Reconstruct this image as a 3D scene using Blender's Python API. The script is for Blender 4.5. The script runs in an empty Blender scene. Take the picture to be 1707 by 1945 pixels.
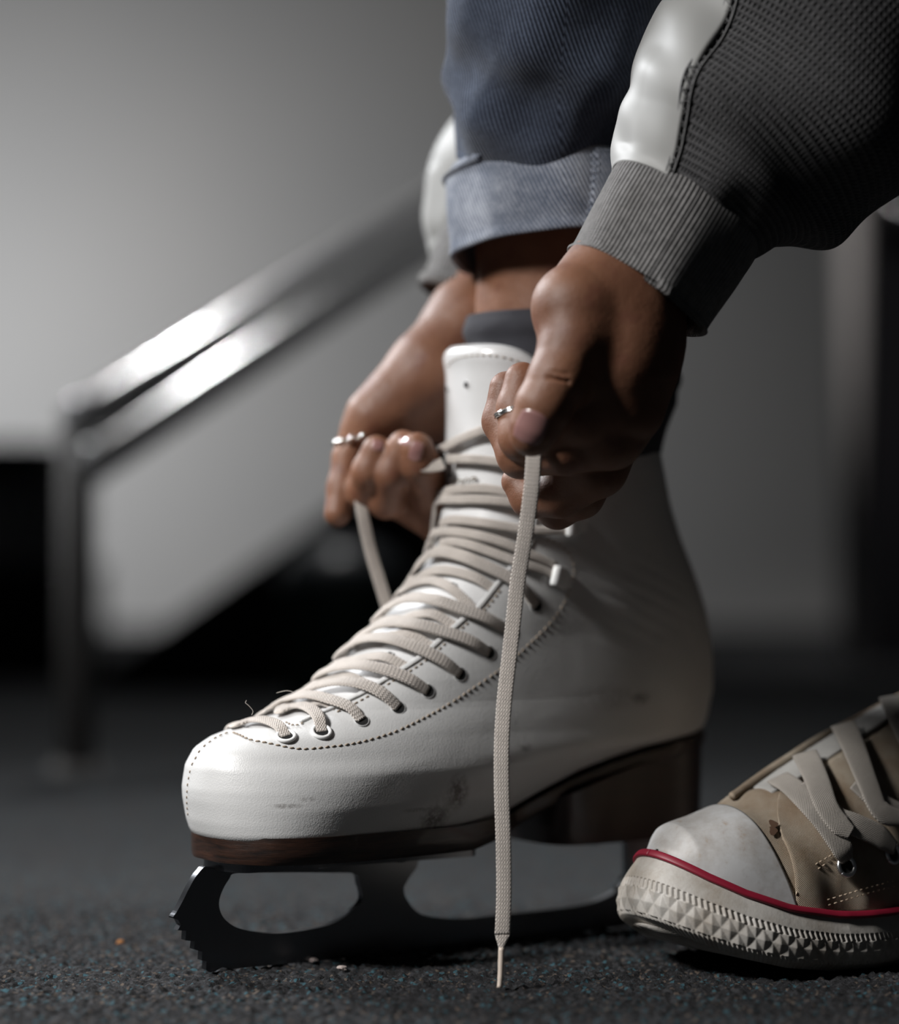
import bpy, bmesh, math, random
import numpy as np
from mathutils import Vector, Matrix
from mathutils.bvhtree import BVHTree
from mathutils.geometry import tessellate_polygon
random.seed(4); rng = np.random.default_rng(4)
sc = bpy.context.scene; C = sc.collection

# ------------------------------------------------------------ camera, world, lamps, exposure
CAM = Vector((0.0, -1.19, 0.208)); F = 5000.0
cd = bpy.data.cameras.new('camera'); cam = bpy.data.objects.new('camera', cd); C.objects.link(cam)
cam.location = CAM; cam.rotation_euler = (math.pi/2, 0, 0)
cd.sensor_fit = 'HORIZONTAL'; cd.sensor_width = 36; cd.lens = F/1707*36; cd.clip_start = 0.05
cd.dof.use_dof = True; cd.dof.focus_distance = 1.175; cd.dof.aperture_fstop = 3.1
sc.camera = cam
wd = bpy.data.worlds.new('world'); sc.world = wd; wd.use_nodes = True
wd.node_tree.nodes['Background'].inputs[0].default_value = (0.80, 0.88, 1.0, 1)
wd.node_tree.nodes['Background'].inputs[1].default_value = 0.009
sc.view_settings.view_transform = 'Standard'; sc.view_settings.look = 'None'
sc.view_settings.exposure = 0.0; sc.view_settings.gamma = 1.0; sc.view_settings.use_curve_mapping = False

def lamp(name, loc, target, power, size, col=(1, 1, 1), spread=180, size_y=None):
    l = bpy.data.lights.new(name, 'AREA'); l.energy = power; l.color = col; l.spread = math.radians(spread)
    l.size = size
    if size_y: l.shape = 'RECTANGLE'; l.size_y = size_y
    else: l.shape = 'DISK'
    o = bpy.data.objects.new(name, l); C.objects.link(o); o.location = loc
    o.rotation_euler = (Vector(target) - Vector(loc)).to_track_quat('-Z', 'Y').to_euler()
    return o
lamp('ceiling_lamp_key', (-1.53, -0.93, 1.52), (-0.19, 0, 0.13), 3.8, 0.42, (1.0, 0.985, 0.97), 38)
lamp('ceiling_lamp_rear', (-1.35, 1.25, 1.35), (0.0, 0.05, 0.15), 5.5, 0.4, (0.95, 0.97, 1.0), 60)
lamp('doorway_fill', (0.34, 1.45, 1.35), (0.54, 2.33, 0.36), 0.65, 0.1, (1.0, 0.95, 0.94), 36)  # unseen fill light, added to brighten the pale jamb post
lamp('far_fill', (-0.5, 1.7, 2.6), (-0.4, 2.0, 0), 3.0, 0.9, (1.0, 0.97, 0.97), 120)  # unseen overhead fill, added to lift the far floor, wall and rails
lamp('wall_lamp_left', (-1.28, 2.15, 0.60), (-0.78, 3.55, 0.45), 4.4, 0.5, (1.0, 0.985, 1.01), 88)
lamp('rail_lamp', (-0.22, 1.84, 1.61), (-0.22, 1.03, 0.34), 2.0, 0.08, (1.0, 1.0, 1.0), 80)

# ------------------------------------------------------------ helpers
def px(x, y, D):                                  # a point seen at pixel (x, y) at depth D
    return Vector(((x-853.5)/F*D, D-1.19, CAM.z-(y-972.5)/F*D))
def sm(o):
    for p in o.data.polygons: p.use_smooth = True
def obj(name, verts, faces, mat, parent=None, uv=None, smooth=True):
    me = bpy.data.meshes.new(name)
    me.from_pydata([tuple(v) for v in verts], [], [tuple(f) for f in faces]); me.update()
    if uv is not None:
        l = me.uv_layers.new(name='UVMap'); idx = np.zeros(len(me.loops), dtype=np.int32)
        me.loops.foreach_get('vertex_index', idx)
        l.data.foreach_set('uv', np.asarray(uv, dtype=np.float32)[idx].ravel())
    if mat: me.materials.append(mat)
    if smooth: me.polygons.foreach_set('use_smooth', [True]*len(me.polygons))
    o = bpy.data.objects.new(name, me); C.objects.link(o)
    if parent:
        o.parent = parent
        o.matrix_parent_inverse = Matrix.Translation(parent.location).inverted() if parent.parent is None else Matrix()
        if parent.parent is not None: o.matrix_parent_inverse = (parent.matrix_parent_inverse.inverted() if False else Matrix())
    return o
def empty(name, loc, label, cat, group=None):
    o = bpy.data.objects.new(name, None); C.objects.link(o); o.location = loc; o.empty_display_size = .05
    tag(o, label, cat, group); return o
def tag(o, label=None, cat=None, group=None, kind=None):
    if label: o['label'] = label
    if cat: o['category'] = cat
    if group: o['group'] = group
    if kind: o['kind'] = kind
    return o
class MB:                                         # gathers pieces of ONE part
    def __init__(s): s.v = []; s.f = []; s.u = []
    def add(s, v, f, u=None):
        n = len(s.v); s.v += [tuple(a) for a in v]; s.f += [tuple(i+n for i in a) for a in f]
        s.u += [tuple(a) for a in u] if u is not None else [(0, 0)]*len(v); return s
    def box(s, a, b):
        x0, y0, z0 = a; x1, y1, z1 = b
        return s.add([(x0,y0,z0),(x1,y0,z0),(x1,y1,z0),(x0,y1,z0),(x0,y0,z1),(x1,y0,z1),(x1,y1,z1),(x0,y1,z1)],
                     [(0,3,2,1),(4,5,6,7),(0,1,5,4),(1,2,6,5),(2,3,7,6),(3,0,4,7)])
    def build(s, name, mat, parent=None, smooth=True): return obj(name, s.v, s.f, mat, parent, s.u, smooth)
def spline(P, step=None, n=None):                 # Catmull-Rom through P
    P = [Vector(p) for p in P]; out = []
    Q = [P[0]*2-P[1]] + P + [P[-1]*2-P[-2]]
    for i in range(len(P)-1):
        a, b, c, d = Q[i:i+4]; k = n or max(2, int((c-b).length/step))
        for j in range(k):
            t = j/k
            out.append(0.5*((2*b)+(c-a)*t+(2*a-5*b+4*c-d)*t*t+(3*b-a-3*c+d)*t**3))
    return out+[P[-1]]
def tube(P, r, seg=10, caps=True):
    P = [Vector(p) for p in P]; n = len(P); R = r if hasattr(r, '__len__') else [r]*n
    v = []; f = []; u = []; ref = None; L = 0
    for i, p in enumerate(P):
        t = (P[min(i+1, n-1)]-P[max(i-1, 0)]).normalized()
        if ref is None: ref = Vector((0, 0, 1)) if abs(t.z) < .9 else Vector((1, 0, 0))
        a = (ref-t*ref.dot(t)).normalized(); b = t.cross(a); ref = a
        if i: L += (p-P[i-1]).length
        for k in range(seg):
            w = 2*math.pi*k/seg; v.append(p+(a*math.cos(w)+b*math.sin(w))*R[i]); u.append((w*R[i], L))
    for i in range(n-1):
        for k in range(seg):
            k2 = (k+1) % seg; f.append((i*seg+k, i*seg+k2, (i+1)*seg+k2, (i+1)*seg+k))
    if caps: f.append(tuple(range(seg))[::-1]); f.append(tuple((n-1)*seg+k for k in range(seg)))
    return v, f, u
def ribbon(P, N, w, th, L0=0):                    # flat woven lace: P points, N surface normals, w widths
    n = len(P); W = w if hasattr(w, '__len__') else [w]*n; v = []; f = []; u = []; L = L0
    prof = []
    for k in range(16):
        a = 2*math.pi*k/16; c, s_ = math.cos(a), math.sin(a)
        prof.append((math.copysign(abs(c)**.6, c), math.copysign(abs(s_)**.7, s_)))
    m = len(prof)
    for i, p in enumerate(P):
        t = (P[min(i+1, n-1)]-P[max(i-1, 0)]).normalized(); nn = (N[i]-t*N[i].dot(t)).normalized(); b = t.cross(nn)
        if i: L += (p-P[i-1]).length
        for q in prof:
            v.append(p+b*(q[0]*W[i]/2)+nn*(q[1]*th/2)); u.append((q[0]*W[i]/2, L))
    for i in range(n-1):
        for k in range(m):
            k2 = (k+1) % m; f.append((i*m+k, i*m+k2, (i+1)*m+k2, (i+1)*m+k))
    f.append(tuple(range(m))[::-1]); f.append(tuple((n-1)*m+k for k in range(m)))
    return v, f, u
def lathe(prof, seg=48):                          # prof: (r, z)
    v = [(r*math.cos(2*math.pi*k/seg), r*math.sin(2*math.pi*k/seg), z) for r, z in prof for k in range(seg)]
    f = [(i*seg+k, i*seg+(k+1) % seg, (i+1)*seg+(k+1) % seg, (i+1)*seg+k) for i in range(len(prof)-1) for k in range(seg)]
    return v, f
def ip(T, z): return np.interp(z, [a for a, _ in T], [b for _, b in T])

# ------------------------------------------------------------ materials
class NT:
    def __init__(s, name):
        s.m = bpy.data.materials.new(name); s.m.use_nodes = True; s.t = s.m.node_tree; s.b = s.t.nodes['Principled BSDF']
    def n(s, typ, ins=None, **kw):
        nd = s.t.nodes.new(typ)
        for k, v in kw.items(): setattr(nd, k, v)
        for k, v in (ins or {}).items():
            if isinstance(v, bpy.types.NodeSocket): s.t.links.new(v, nd.inputs[k])
            else: nd.inputs[k].default_value = v
        return nd
    def math(s, op, a, b=0.0, c=0.0):
        return s.n('ShaderNodeMath', {0: a, 1: b, 2: c}, operation=op).outputs[0]
    def mix(s, f, a, b):
        nd = s.n('ShaderNodeMix', data_type='RGBA')
        for i, v in ((0, f), (6, a), (7, b)):
            if isinstance(v, bpy.types.NodeSocket): s.t.links.new(v, nd.inputs[i])
            else: nd.inputs[i].default_value = (*v, 1) if i else v
        return nd.outputs[2]
    def noise(s, scale, vec, detail=3, rough=.5):
        return s.n('ShaderNodeTexNoise', {'Vector': vec, 'Scale': scale, 'Detail': detail, 'Roughness': rough}).outputs['Fac']
    def ramp(s, f, a, b):
        return s.n('ShaderNodeMapRange', {'Value': f, 'From Min': a, 'From Max': b}).outputs[0]
    def obj(s): return s.n('ShaderNodeTexCoord').outputs['Object']
    def uv(s): return s.n('ShaderNodeTexCoord').outputs['UV']
    def set(s, **kw):
        for k, v in kw.items():
            k = k.replace('_', ' ')
            if isinstance(v, bpy.types.NodeSocket): s.t.links.new(v, s.b.inputs[k])
            elif k in ('Base Color', 'Sheen Tint', 'Specular Tint') and len(v) == 3: s.b.inputs[k].default_value = (*v, 1)
            elif k == 'Subsurface Radius': s.b.inputs[k].default_value = v
            else: s.b.inputs[k].default_value = v
        return s
    def bump(s, h, dist, strength=1.0, prev=None):
        i = {'Height': h, 'Distance': dist, 'Strength': strength}
        if prev is not None: i['Normal'] = prev
        o = s.n('ShaderNodeBump', i).outputs[0]; s.t.links.new(o, s.b.inputs['Normal']); return o
def plain(name, col, rough=.5, metal=0, **kw):
    return NT(name).set(Base_Color=col, Roughness=rough, Metallic=metal, **kw).m

def leather(name, col, marks=(), coat=.25, rough=.42):
    t = NT(name); o = t.obj(); c = t.mix(t.ramp(t.noise(18, o, 4), .45, .75), col, tuple(x*.93 for x in col))
    for (p, sx, dark) in marks:                     # dirt smears at their own places on the leather
        m = t.n('ShaderNodeMapping', {'Vector': o, 'Location': tuple(-a for a in p)}, vector_type='POINT').outputs[0]
        m2 = t.n('ShaderNodeVectorMath', {0: m, 1: (1/sx[0], 1/sx[1], 1/sx[2])}, operation='MULTIPLY').outputs[0]
        ln = t.n('ShaderNodeVectorMath', {0: m2}, operation='LENGTH').outputs['Value']
        f = t.ramp(ln, 1.25, .45); g = t.ramp(t.noise(420, o, 5, .75), .36, .56)
        c = t.mix(t.math('MULTIPLY', t.math('MULTIPLY', f, g), dark), c, (.10, .085, .075))
    t.set(Base_Color=c, Roughness=t.n('ShaderNodeMapRange', {'Value': t.noise(30, o), 'To Min': rough-.07, 'To Max': rough+.1}).outputs[0],
          Coat_Weight=coat, Coat_Roughness=.18)
    b = t.bump(t.n('ShaderNodeTexVoronoi', {'Vector': o, 'Scale': 1500}, feature='SMOOTH_F1').outputs['Distance'], .00010, .75)
    b = t.bump(t.noise(60, o, 3), .0006, .35, b)
    return t.m
def lace_mat(name, col, pitch=.0012):
    t = NT(name); s = t.n('ShaderNodeSeparateXYZ', {0: t.uv()}); U, V = s.outputs[0], s.outputs[1]
    tri = t.math('PINGPONG', U, .00058)
    ph = t.math('ADD', t.math('DIVIDE', V, .00180), t.math('DIVIDE', tri, .00080))
    a = t.math('SINE', t.math('MULTIPLY', ph, 2*math.pi))
    gr = t.math('POWER', t.math('ABSOLUTE', t.math('SUBTRACT', t.math('DIVIDE', tri, .00029), 1.0)), 4.0)
    h = t.math('SUBTRACT', t.math('ADD', a, 1.0), t.math('MULTIPLY', gr, .5))
    n = t.noise(500, t.obj(), 2)
    c = t.mix(t.ramp(t.noise(120, t.obj(), 3), .35, .7), col, tuple(x*.82 for x in col))
    c = t.mix(t.ramp(h, .7, .0), c, tuple(x*.72 for x in col))
    t.set(Base_Color=c, Roughness=.85, Sheen_Weight=.3)
    t.bump(h, .00030, 1.0); return t.m
def skin_mat():
    t = NT('skin'); o = t.obj()
    c = t.mix(t.ramp(t.noise(35, o, 3), .35, .7), (.145, .060, .031), (.205, .092, .050))
    c = t.mix(t.ramp(t.noise(90, o, 2), .55, .8), c, (.13, .045, .026))
    t.set(Base_Color=c, Roughness=.56, Subsurface_Weight=.12, Subsurface_Radius=(.008, .003, .0015), Subsurface_Scale=.6)
    b = t.bump(t.n('ShaderNodeTexVoronoi', {'Vector': o, 'Scale': 1100}).outputs['Distance'], .00012, .4)
    b = t.bump(t.noise(260, o, 4, .65), .0006, .4, b); t.bump(t.noise(60, o, 2), .003, .25, b); return t.m
def knit(name, kind, col):
    t = NT(name); s = t.n('ShaderNodeSeparateXYZ', {0: t.uv()}); U, V = s.outputs[0], s.outputs[1]
    if kind == 'waffle':
        a = t.math('SINE', t.math('MULTIPLY', U, 2*math.pi/.0027)); b = t.math('SINE', t.math('MULTIPLY', V, 2*math.pi/.0030))
        h = t.math('MAXIMUM', a, b); d, st = .0016, 1.0
    else:
        a = t.math('SINE', t.math('MULTIPLY', U, 2*math.pi/.0021)); b = t.math('SINE', t.math('MULTIPLY', V, 2*math.pi/.0011))
        h = t.math('ADD', a, t.math('MULTIPLY', b, .22)); d, st = .0007, .9
    c = t.mix(t.ramp(t.noise(260, t.obj(), 4, .7), .35, .7), col, tuple(x*.55 for x in col))
    t.set(Base_Color=c, Roughness=.95, Sheen_Weight=.15)
    b_ = t.bump(h, d, st); t.bump(t.noise(1500, t.obj(), 2), .0003, .6, b_); return t.m
def denim(name, c1, c2, wear):
    t = NT(name); s = t.n('ShaderNodeSeparateXYZ', {0: t.uv()}); U, V = s.outputs[0], s.outputs[1]
    tw = t.math('SINE', t.math('MULTIPLY', t.math('ADD', U, t.math('MULTIPLY', V, .6)), 2*math.pi/.0021))
    n = t.noise(700, t.obj(), 3, .8); n2 = t.noise(55, t.obj(), 5, .65)
    f = t.math('ADD', t.math('MULTIPLY', tw, .34), t.math('ADD', t.math('MULTIPLY', n, 1.1), t.math('MULTIPLY', t.math('SUBTRACT', n2, .5), wear)))
    c = t.mix(t.ramp(f, .30, .95), c1, c2)
    t.set(Base_Color=c, Roughness=.92, Sheen_Weight=.1)
    b = t.bump(tw, .0004, .8); t.bump(n, .0005, .5, b); return t.m
def cloth(name, col, wv=.0007, var=.85):
    t = NT(name); s = t.n('ShaderNodeSeparateXYZ', {0: t.uv()}); k = 2*math.pi/wv
    h = t.math('MULTIPLY', t.math('SINE', t.math('MULTIPLY', s.outputs[0], k)), t.math('SINE', t.math('MULTIPLY', s.outputs[1], k)))
    c = t.mix(t.ramp(t.noise(40, t.obj(), 4, .6), .35, .7), col, tuple(x*var for x in col))
    t.set(Base_Color=c, Roughness=.9); t.bump(h, .0002, .7); return t.m

M_lace = lace_mat('cream_lace', (.78, .70, .63))
M_stitch = plain('tan_thread', (.30, .24, .18), .8)
M_hole = plain('hole_shade', (.004, .004, .004), .9)  # near-black, laid on as discs for the shade inside holes
M_white = plain('white_enamel', (.78, .78, .77), .3)
M_steel = plain('blade_steel', (.13, .135, .145), .26, 1)
M_silver = plain('polished_silver', (.85, .84, .82), .18, 1)
M_gold = plain('gold', (.85, .62, .35), .2, 1)
M_sole = None
def wood_mat(name, c1, c2):
    t = NT(name); o = t.n('ShaderNodeMapping', {'Vector': t.obj(), 'Scale': (1, 1, 9)}).outputs[0]
    n = t.noise(40, o, 5, .7); t.set(Base_Color=t.mix(t.ramp(n, .35, .68), c1, c2), Roughness=.42, Coat_Weight=.2)
    t.bump(n, .0006, .5); return t.m
M_sole = wood_mat('stacked_leather', (.005, .0022, .0014), (.034, .013, .0065))
M_heelw = wood_mat('stained_leather', (.008, .002, .0015), (.022, .005, .004))
M_skin = skin_mat()
M_nail = plain('nail', (.26, .135, .125), .32, Coat_Weight=.4)

# ------------------------------------------------------------ setting
def floor():
    # loop pile of the carpet is real relief near the skate, flat further away
    xs = np.unique(np.r_[np.linspace(-4, -.36, 20), np.arange(-.36, .40, .0011), np.linspace(.4, 4, 20)])
    ys = np.unique(np.r_[np.linspace(-3, -.2, 10), np.arange(-.2, .26, .0012), np.linspace(.26, 4.2, 30)])
    X, Y = np.meshgrid(xs, ys); n = rng.random(X.shape)
    k = np.array([.25, .5, .25]); 
    n = np.apply_along_axis(lambda r: np.convolve(r, k, 'same'), 1, n); n = .5*n+.25*np.roll(n, 1, 0)+.25*np.roll(n, -1, 0)
    fade = np.clip((.40-X)/.05, 0, 1)*np.clip((X+.36)/.05, 0, 1)*np.clip((.26-Y)/.1, 0, 1)*np.clip((Y+.2)/.03, 0, 1)
    Z = (n-.62)*.0062*fade; h, w = X.shape
    v = np.stack([X, Y, Z], -1).reshape(-1, 3); i = np.arange(h*w).reshape(h, w)
    f = np.stack([i[:-1, :-1], i[:-1, 1:], i[1:, 1:], i[1:, :-1]], -1).reshape(-1, 4)
    t = NT('fleck_carpet'); o = t.obj()
    vo = t.n('ShaderNodeTexVoronoi', {'Vector': o, 'Scale': 620}); cs = t.n('ShaderNodeSeparateColor', {0: vo.outputs['Color']})
    c = t.mix(t.ramp(cs.outputs[0], .55, .9), (.011, .011, .0118), (.037, .038, .041))
    c = t.mix(t.ramp(cs.outputs[1], .93, .95), c, (.09, .07, .055)); c = t.mix(t.ramp(cs.outputs[2], .93, .95), c, (.03, .08, .10))
    c = t.mix(t.ramp(t.noise(5, o, 3), .3, .7), c, t.mix(.35, c, (.01, .01, .012)))
    t.set(Base_Color=c, Roughness=.95, Specular_IOR_Level=.25); t.bump(t.noise(900, o, 3, .7), .0012, .8)
    me = obj('floor', v, f.tolist(), t.m); tag(me, kind='structure')
floor()
WY = 3.55
t = NT('painted_wall'); o_ = t.obj()
t.set(Base_Color=t.mix(t.ramp(t.noise(1.2, o_, 2), .3, .7), (.50, .51, .50), (.56, .56, .54)), Roughness=.75); t.bump(t.noise(25, o_, 3), .002, .3)
M_wall = t.m
tag(MB().box((-4, WY, -.02), (1.50, WY+.1, 3)).build('wall_back', M_wall, smooth=False), kind='structure')
tag(MB().box((-4, -3, 2.9), (4, WY+.1, 3)).build('ceiling', plain('ceiling_paint', (.4, .4, .4), .9), smooth=False), kind='structure')
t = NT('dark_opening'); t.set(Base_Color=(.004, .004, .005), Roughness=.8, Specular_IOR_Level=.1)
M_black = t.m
def part(name, mb, mat, parent): return mb.build(name, mat, parent, smooth=False)
# doorway at the right: pale jamb post, black door leaf behind it with a round knob
dY = 2.35
dD = dY+1.19
a = px(1648, 0, dD).x
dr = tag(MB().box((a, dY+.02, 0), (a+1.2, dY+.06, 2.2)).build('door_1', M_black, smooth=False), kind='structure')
kp = px(1703, 392, dD)
kb = MB(); v, f = lathe([(0.001, 0), (.012, .001), (.012, .02), (.018, .028), (.025, .04), (.023, .052), (.012, .06), (.0005, .062)], 32)
kb.add([(p[0], -p[2], p[1]) for p in v], f)
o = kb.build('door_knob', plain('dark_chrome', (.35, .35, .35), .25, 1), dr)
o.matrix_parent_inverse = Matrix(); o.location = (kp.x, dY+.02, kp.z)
b0, b1 = px(1583, 0, dD).x, px(1650, 0, dD).x
pb = MB(); v, f, u = tube([((b0+b1)/2-.0, dY, 0), ((b0+b1)/2, dY, 2.2)], (b1-b0)/2-.006, 32); pb.add(v, f)
tag(pb.build('trim_1', plain('brushed_post', (.70, .68, .66), .6, 0)), kind='structure')
# ------------------------------------------------------------ staircase with handrail, far behind
SD = 3.0
def P2(x, y, D=SD): q = px(x, y, D); return q.x, q.z
st = empty('staircase', (P2(600, 1330)[0], SD-1.19+.4, 0), 'dark closed-sided staircase rising behind the white skate boot', 'staircase')
x0, z0 = P2(170, 1290); x1, z1 = P2(1010, 700)
s_ = MB(); n = 9; y0 = SD-1.19; y1 = y0+.9
pts = [(x0, 0), (x0, z0)]+[(x1, z1), (x1, 0)]
vv = [(x, y0, z) for x, z in pts]+[(x, y0+.04, z) for x, z in pts]
s_.add(vv, [(0, 3, 2, 1), (4, 5, 6, 7), (0, 1, 5, 4), (1, 2, 6, 5), (2, 3, 7, 6), (3, 0, 4, 7)])
part('stringer', s_, plain('black_panel', (.010, .010, .011), .8, Specular_IOR_Level=.1), st)
for i in range(n):
    xa = x0+(x1-x0)*i/n; xb = x0+(x1-x0)*(i+1)/n; za = z0+(z1-z0)*(i+.15)/n
    part('stair_step', MB().box((xa+.01, y0+.04, max(0, za-.15)), (xb+.01, y1, za-.02)), plain('dark_rubber', (.02, .02, .022), .8) if i == 0 else bpy.data.materials['dark_rubber'], st)
hr = empty('handrail', (px(146, 0, 2.1).x, .91, 0), 'double steel handrail on a post climbing behind the laced skate', 'handrail')
M_rail = plain('satin_steel', (.60, .60, .60), .17, .4)
def rail(A, B, r, bend):
    A, B = Vector(A), Vector(B); d_ = (B-A).normalized(); m = MB()
    P = [A+(B-A)*k/24 for k in range(25)]
    if bend: P = [Vector((A.x-.012, A.y, A.z-.04)), Vector((A.x-.012, A.y, A.z-.02))]+P
    v, f, u = tube(P, r, 28); m.add(v, f); return m
rail(px(146, 801, 2.1), px(860, 365, 2.6), .0175, False).build('upper_rail', M_rail, hr)
rail(px(170, 884, 2.08), px(880, 410, 2.57), .0160, False).build('lower_rail', M_rail, hr)
m = MB(); q = px(146, 820, 2.1); v, f, u = tube([(q.x, q.y, 0), (q.x, q.y, q.z)], .0145, 28); m.add(v, f)
m.build('post', plain('grey_post', (.13, .125, .12), .8, .0), hr)
m = MB(); v, f = lathe([(0, .008), (.02, .008), (.024, .0)], 32); m.add([(a+q.x, b+q.y, c) for a, b, c in v], f); m.build('base_flange', bpy.data.materials['grey_post'], hr)
tag(hr)
# green bin with a grey lid under the stairs
bn = empty('waste_bin', px(650, 1320, 2.72), 'dark green waste bin with grey domed lid beneath the staircase', 'bin')
bn.location.z = 0
c0 = px(650, 1180, 2.72); zt = px(650, 1105, 2.72).z
m = MB(); v, f = lathe([(0, 0), (.052, 0), (.055, .01), (.062, zt-.01), (.064, zt)], 40); m.add([(a+c0.x, b+c0.y, c) for a, b, c in v], f)
m.build('bin_body', plain('green_plastic', (.002, .022, .014), .5), bn)
m = MB(); v, f = lathe([(.066, zt-.004), (.067, zt+.006), (.055, zt+.028), (.03, zt+.04), (.001, zt+.044)], 40); m.add([(a+c0.x, b+c0.y, c) for a, b, c in v], f)
m.build('bin_lid', plain('grey_plastic', (.04, .045, .05), .35), bn)
# black bench against the wall at far left
bd = 3.2; bl = px(-260, 0, bd).x; br = px(88, 0, bd).x; by = bd-1.19
be = empty('bench', ((bl+br)/2, by+.2, 0), 'black bench with padded seat slab left of the handrail post', 'bench')
part('seat', MB().box((bl, by, px(0, 898, bd).z), (br, by+.42, px(0, 838, bd).z)), M_black, be)
part('base', MB().box((bl, by+.02, 0), (br+.015, by+.42, px(0, 1085, bd).z)), M_black, be)
part('back_support', MB().box((bl, by+.36, px(0, 1090, bd).z), (br, by+.40, px(0, 895, bd).z)), plain('grey_board', (.42, .42, .43), .7), be)

# ------------------------------------------------------------ the ice skate
YAW = math.radians(33); fd = Vector((math.cos(YAW), math.sin(YAW), 0)); md = Vector((math.sin(YAW), -math.cos(YAW), 0))
ORG = Vector(((350-853.5)/F*1.185+.002, 1.185-1.19, 0))
def W3(s, t, z): return ORG+fd*s+md*t+Vector((0, 0, z))
def S3(p): q = p-ORG; return q.dot(fd), q.dot(md), q.z
TAB = [(.0635,.0081,.1588),(.0684,.0061,.1700),(.0733,.0049,.1816),(.0782,.0036,.1948),(.0832,.0029,.2089),(.0881,.0032,.2278),(.0930,.0036,.2518),
 (.0954,.0048,.2712),(.0979,.0062,.2813),(.1003,.0078,.2857),(.1028,.0119,.2872),(.1053,.0167,.2887),(.1077,.0252,.2895),(.1102,.0342,.2902),
 (.1126,.0420,.2910),(.1151,.0494,.2918),(.1175,.0563,.2926),(.1200,.0606,.2930),(.1235,.0668,.2931),(.1280,.0743,.2932),(.1324,.0798,.2933),
 (.1369,.0851,.2928),(.1414,.0904,.2923),(.1458,.0957,.2917),(.1503,.1011,.2909),(.1548,.1061,.2897),(.1592,.1109,.2885),(.1637,.1157,.2868),
 (.1682,.1200,.2849),(.1726,.1243,.2830),(.1771,.1282,.2810),(.1816,.1314,.2787),(.1860,.1347,.2764),(.1905,.1370,.2741),(.1950,.1384,.2718),
 (.1995,.1398,.2700),(.2039,.1410,.2681),(.2084,.1420,.2662),(.2129,.1430,.2645),(.2173,.1435,.2633),(.2263,.1442,.2608),(.2352,.1444,.2584),
 (.2441,.1447,.2558),(.2531,.1450,.2532),(.2620,.1451,.2530),(.2950,.1450,.2530)]
Wt = [(.062,.0432),(.075,.0450),(.09,.045),(.105,.042),(.12,.040),(.15,.0375),(.18,.0365),(.2,.037),(.26,.041)]
nft = [(.062,2.4),(.09,2.3),(.11,2.6),(.13,3.0),(.17,2.9),(.2,2.7),(.26,2.6)]
nbt = [(.062,2.5),(.1,2.6),(.12,2.3),(.2,2.1),(.26,2.1)]
sct = [(.062,.33),(.09,.36),(.105,.45),(.12,.5),(.26,.5)]
TZ = [a for a, _, _ in TAB]
def fr(z): return float(np.interp(z, TZ, [b for _, b, _ in TAB])), float(np.interp(z, TZ, [c for _, _, c in TAB]))
def bp(z, phi, off=0.0):                           # boot surface point in (s, t)
    sf, sb = fr(z); W = float(ip(Wt, z)); sc_ = sf+(sb-sf)*float(ip(sct, z))
    c, q = math.cos(phi), math.sin(phi)
    n_ = float(ip(nft, z)) if c > 0 else float(ip(nbt, z)); A = sc_-sf if c > 0 else sb-sc_
    return sc_-(A+off)*math.copysign(abs(c)**(2/n_), c), (W+off)*math.copysign(abs(q)**(2/n_), q)
# even spacing in phi, warped so the pointed fronts are not starved
def closed_boot(off=0, zs=None):
    zs = zs if zs is not None else np.r_[np.linspace(.0635, .125, 50), np.linspace(.127, .253, 70)]
    K = 160; v = []; f = []
    for z in zs:
        for k in range(K):
            s, t = bp(z, 2*math.pi*k/K, off); v.append(W3(s, t, z))
    for i in range(len(zs)-1):
        for k in range(K):
            k2 = (k+1) % K; f.append((i*K+k, i*K+k2, (i+1)*K+k2, (i+1)*K+k))
    return v, f
bv, bf = closed_boot(); BT = BVHTree.FromPolygons(bv, bf)
cv, cf = closed_boot(zs=np.r_[np.linspace(.0635, .125, 50), np.linspace(.127, .295, 90)]); BT2 = BVHTree.FromPolygons(cv, cf)
def hit(x, y, T=None):                             # where the sight line through a pixel meets the boot
    T = T or BT2; d_ = (px(x, y, 1)-CAM).normalized(); r = T.ray_cast(CAM, d_)
    if r[0] is None:
        for k in range(1, 60):
            r = T.ray_cast(CAM, (px(x+k, y, 1)-CAM).normalized())
            if r[0] is not None: break
        else: return None, None
    n = r[1]
    if n.dot(d_) > 0: n = -n
    return r[0], n
def phi_of(p):
    s, t, z = S3(p); best = min(range(0, 721), key=lambda k: (lambda a: (a[0]-s)**2+(a[1]-t)**2)(bp(z, math.pi*k/720)))
    return math.pi*best/720, z
edge_px = [(545,1380),(570,1374),(596,1362),(623,1351),(682,1322),(731,1292),(793,1253),(837,1215),(881,1175),(910,1152),(945,1108),(980,1066),(1006,1030),(1016,980),(1024,900),(1032,830)]
eg = []
for x, y in edge_px:
    p, n = hit(x, y, BT2); eg.append(phi_of(p)[::-1])
eg.sort(); ez0 = eg[0][0]; EG = [(ez0-.0015, 0.0)]+eg
def phe(z): return 0.0 if z <= ez0-.0015 else float(np.interp(z, [a for a, _ in EG], [b for _, b in EG]))
sk = empty('ice_skate', W3(.14, 0, 0), 'white lace-up figure skate with brown heel standing on dark carpet', 'ice skate')
def mkp(x, y, sx, dk):
    p, n = hit(x, y); return (tuple(p-sk.location*0), sx, dk)
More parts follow.
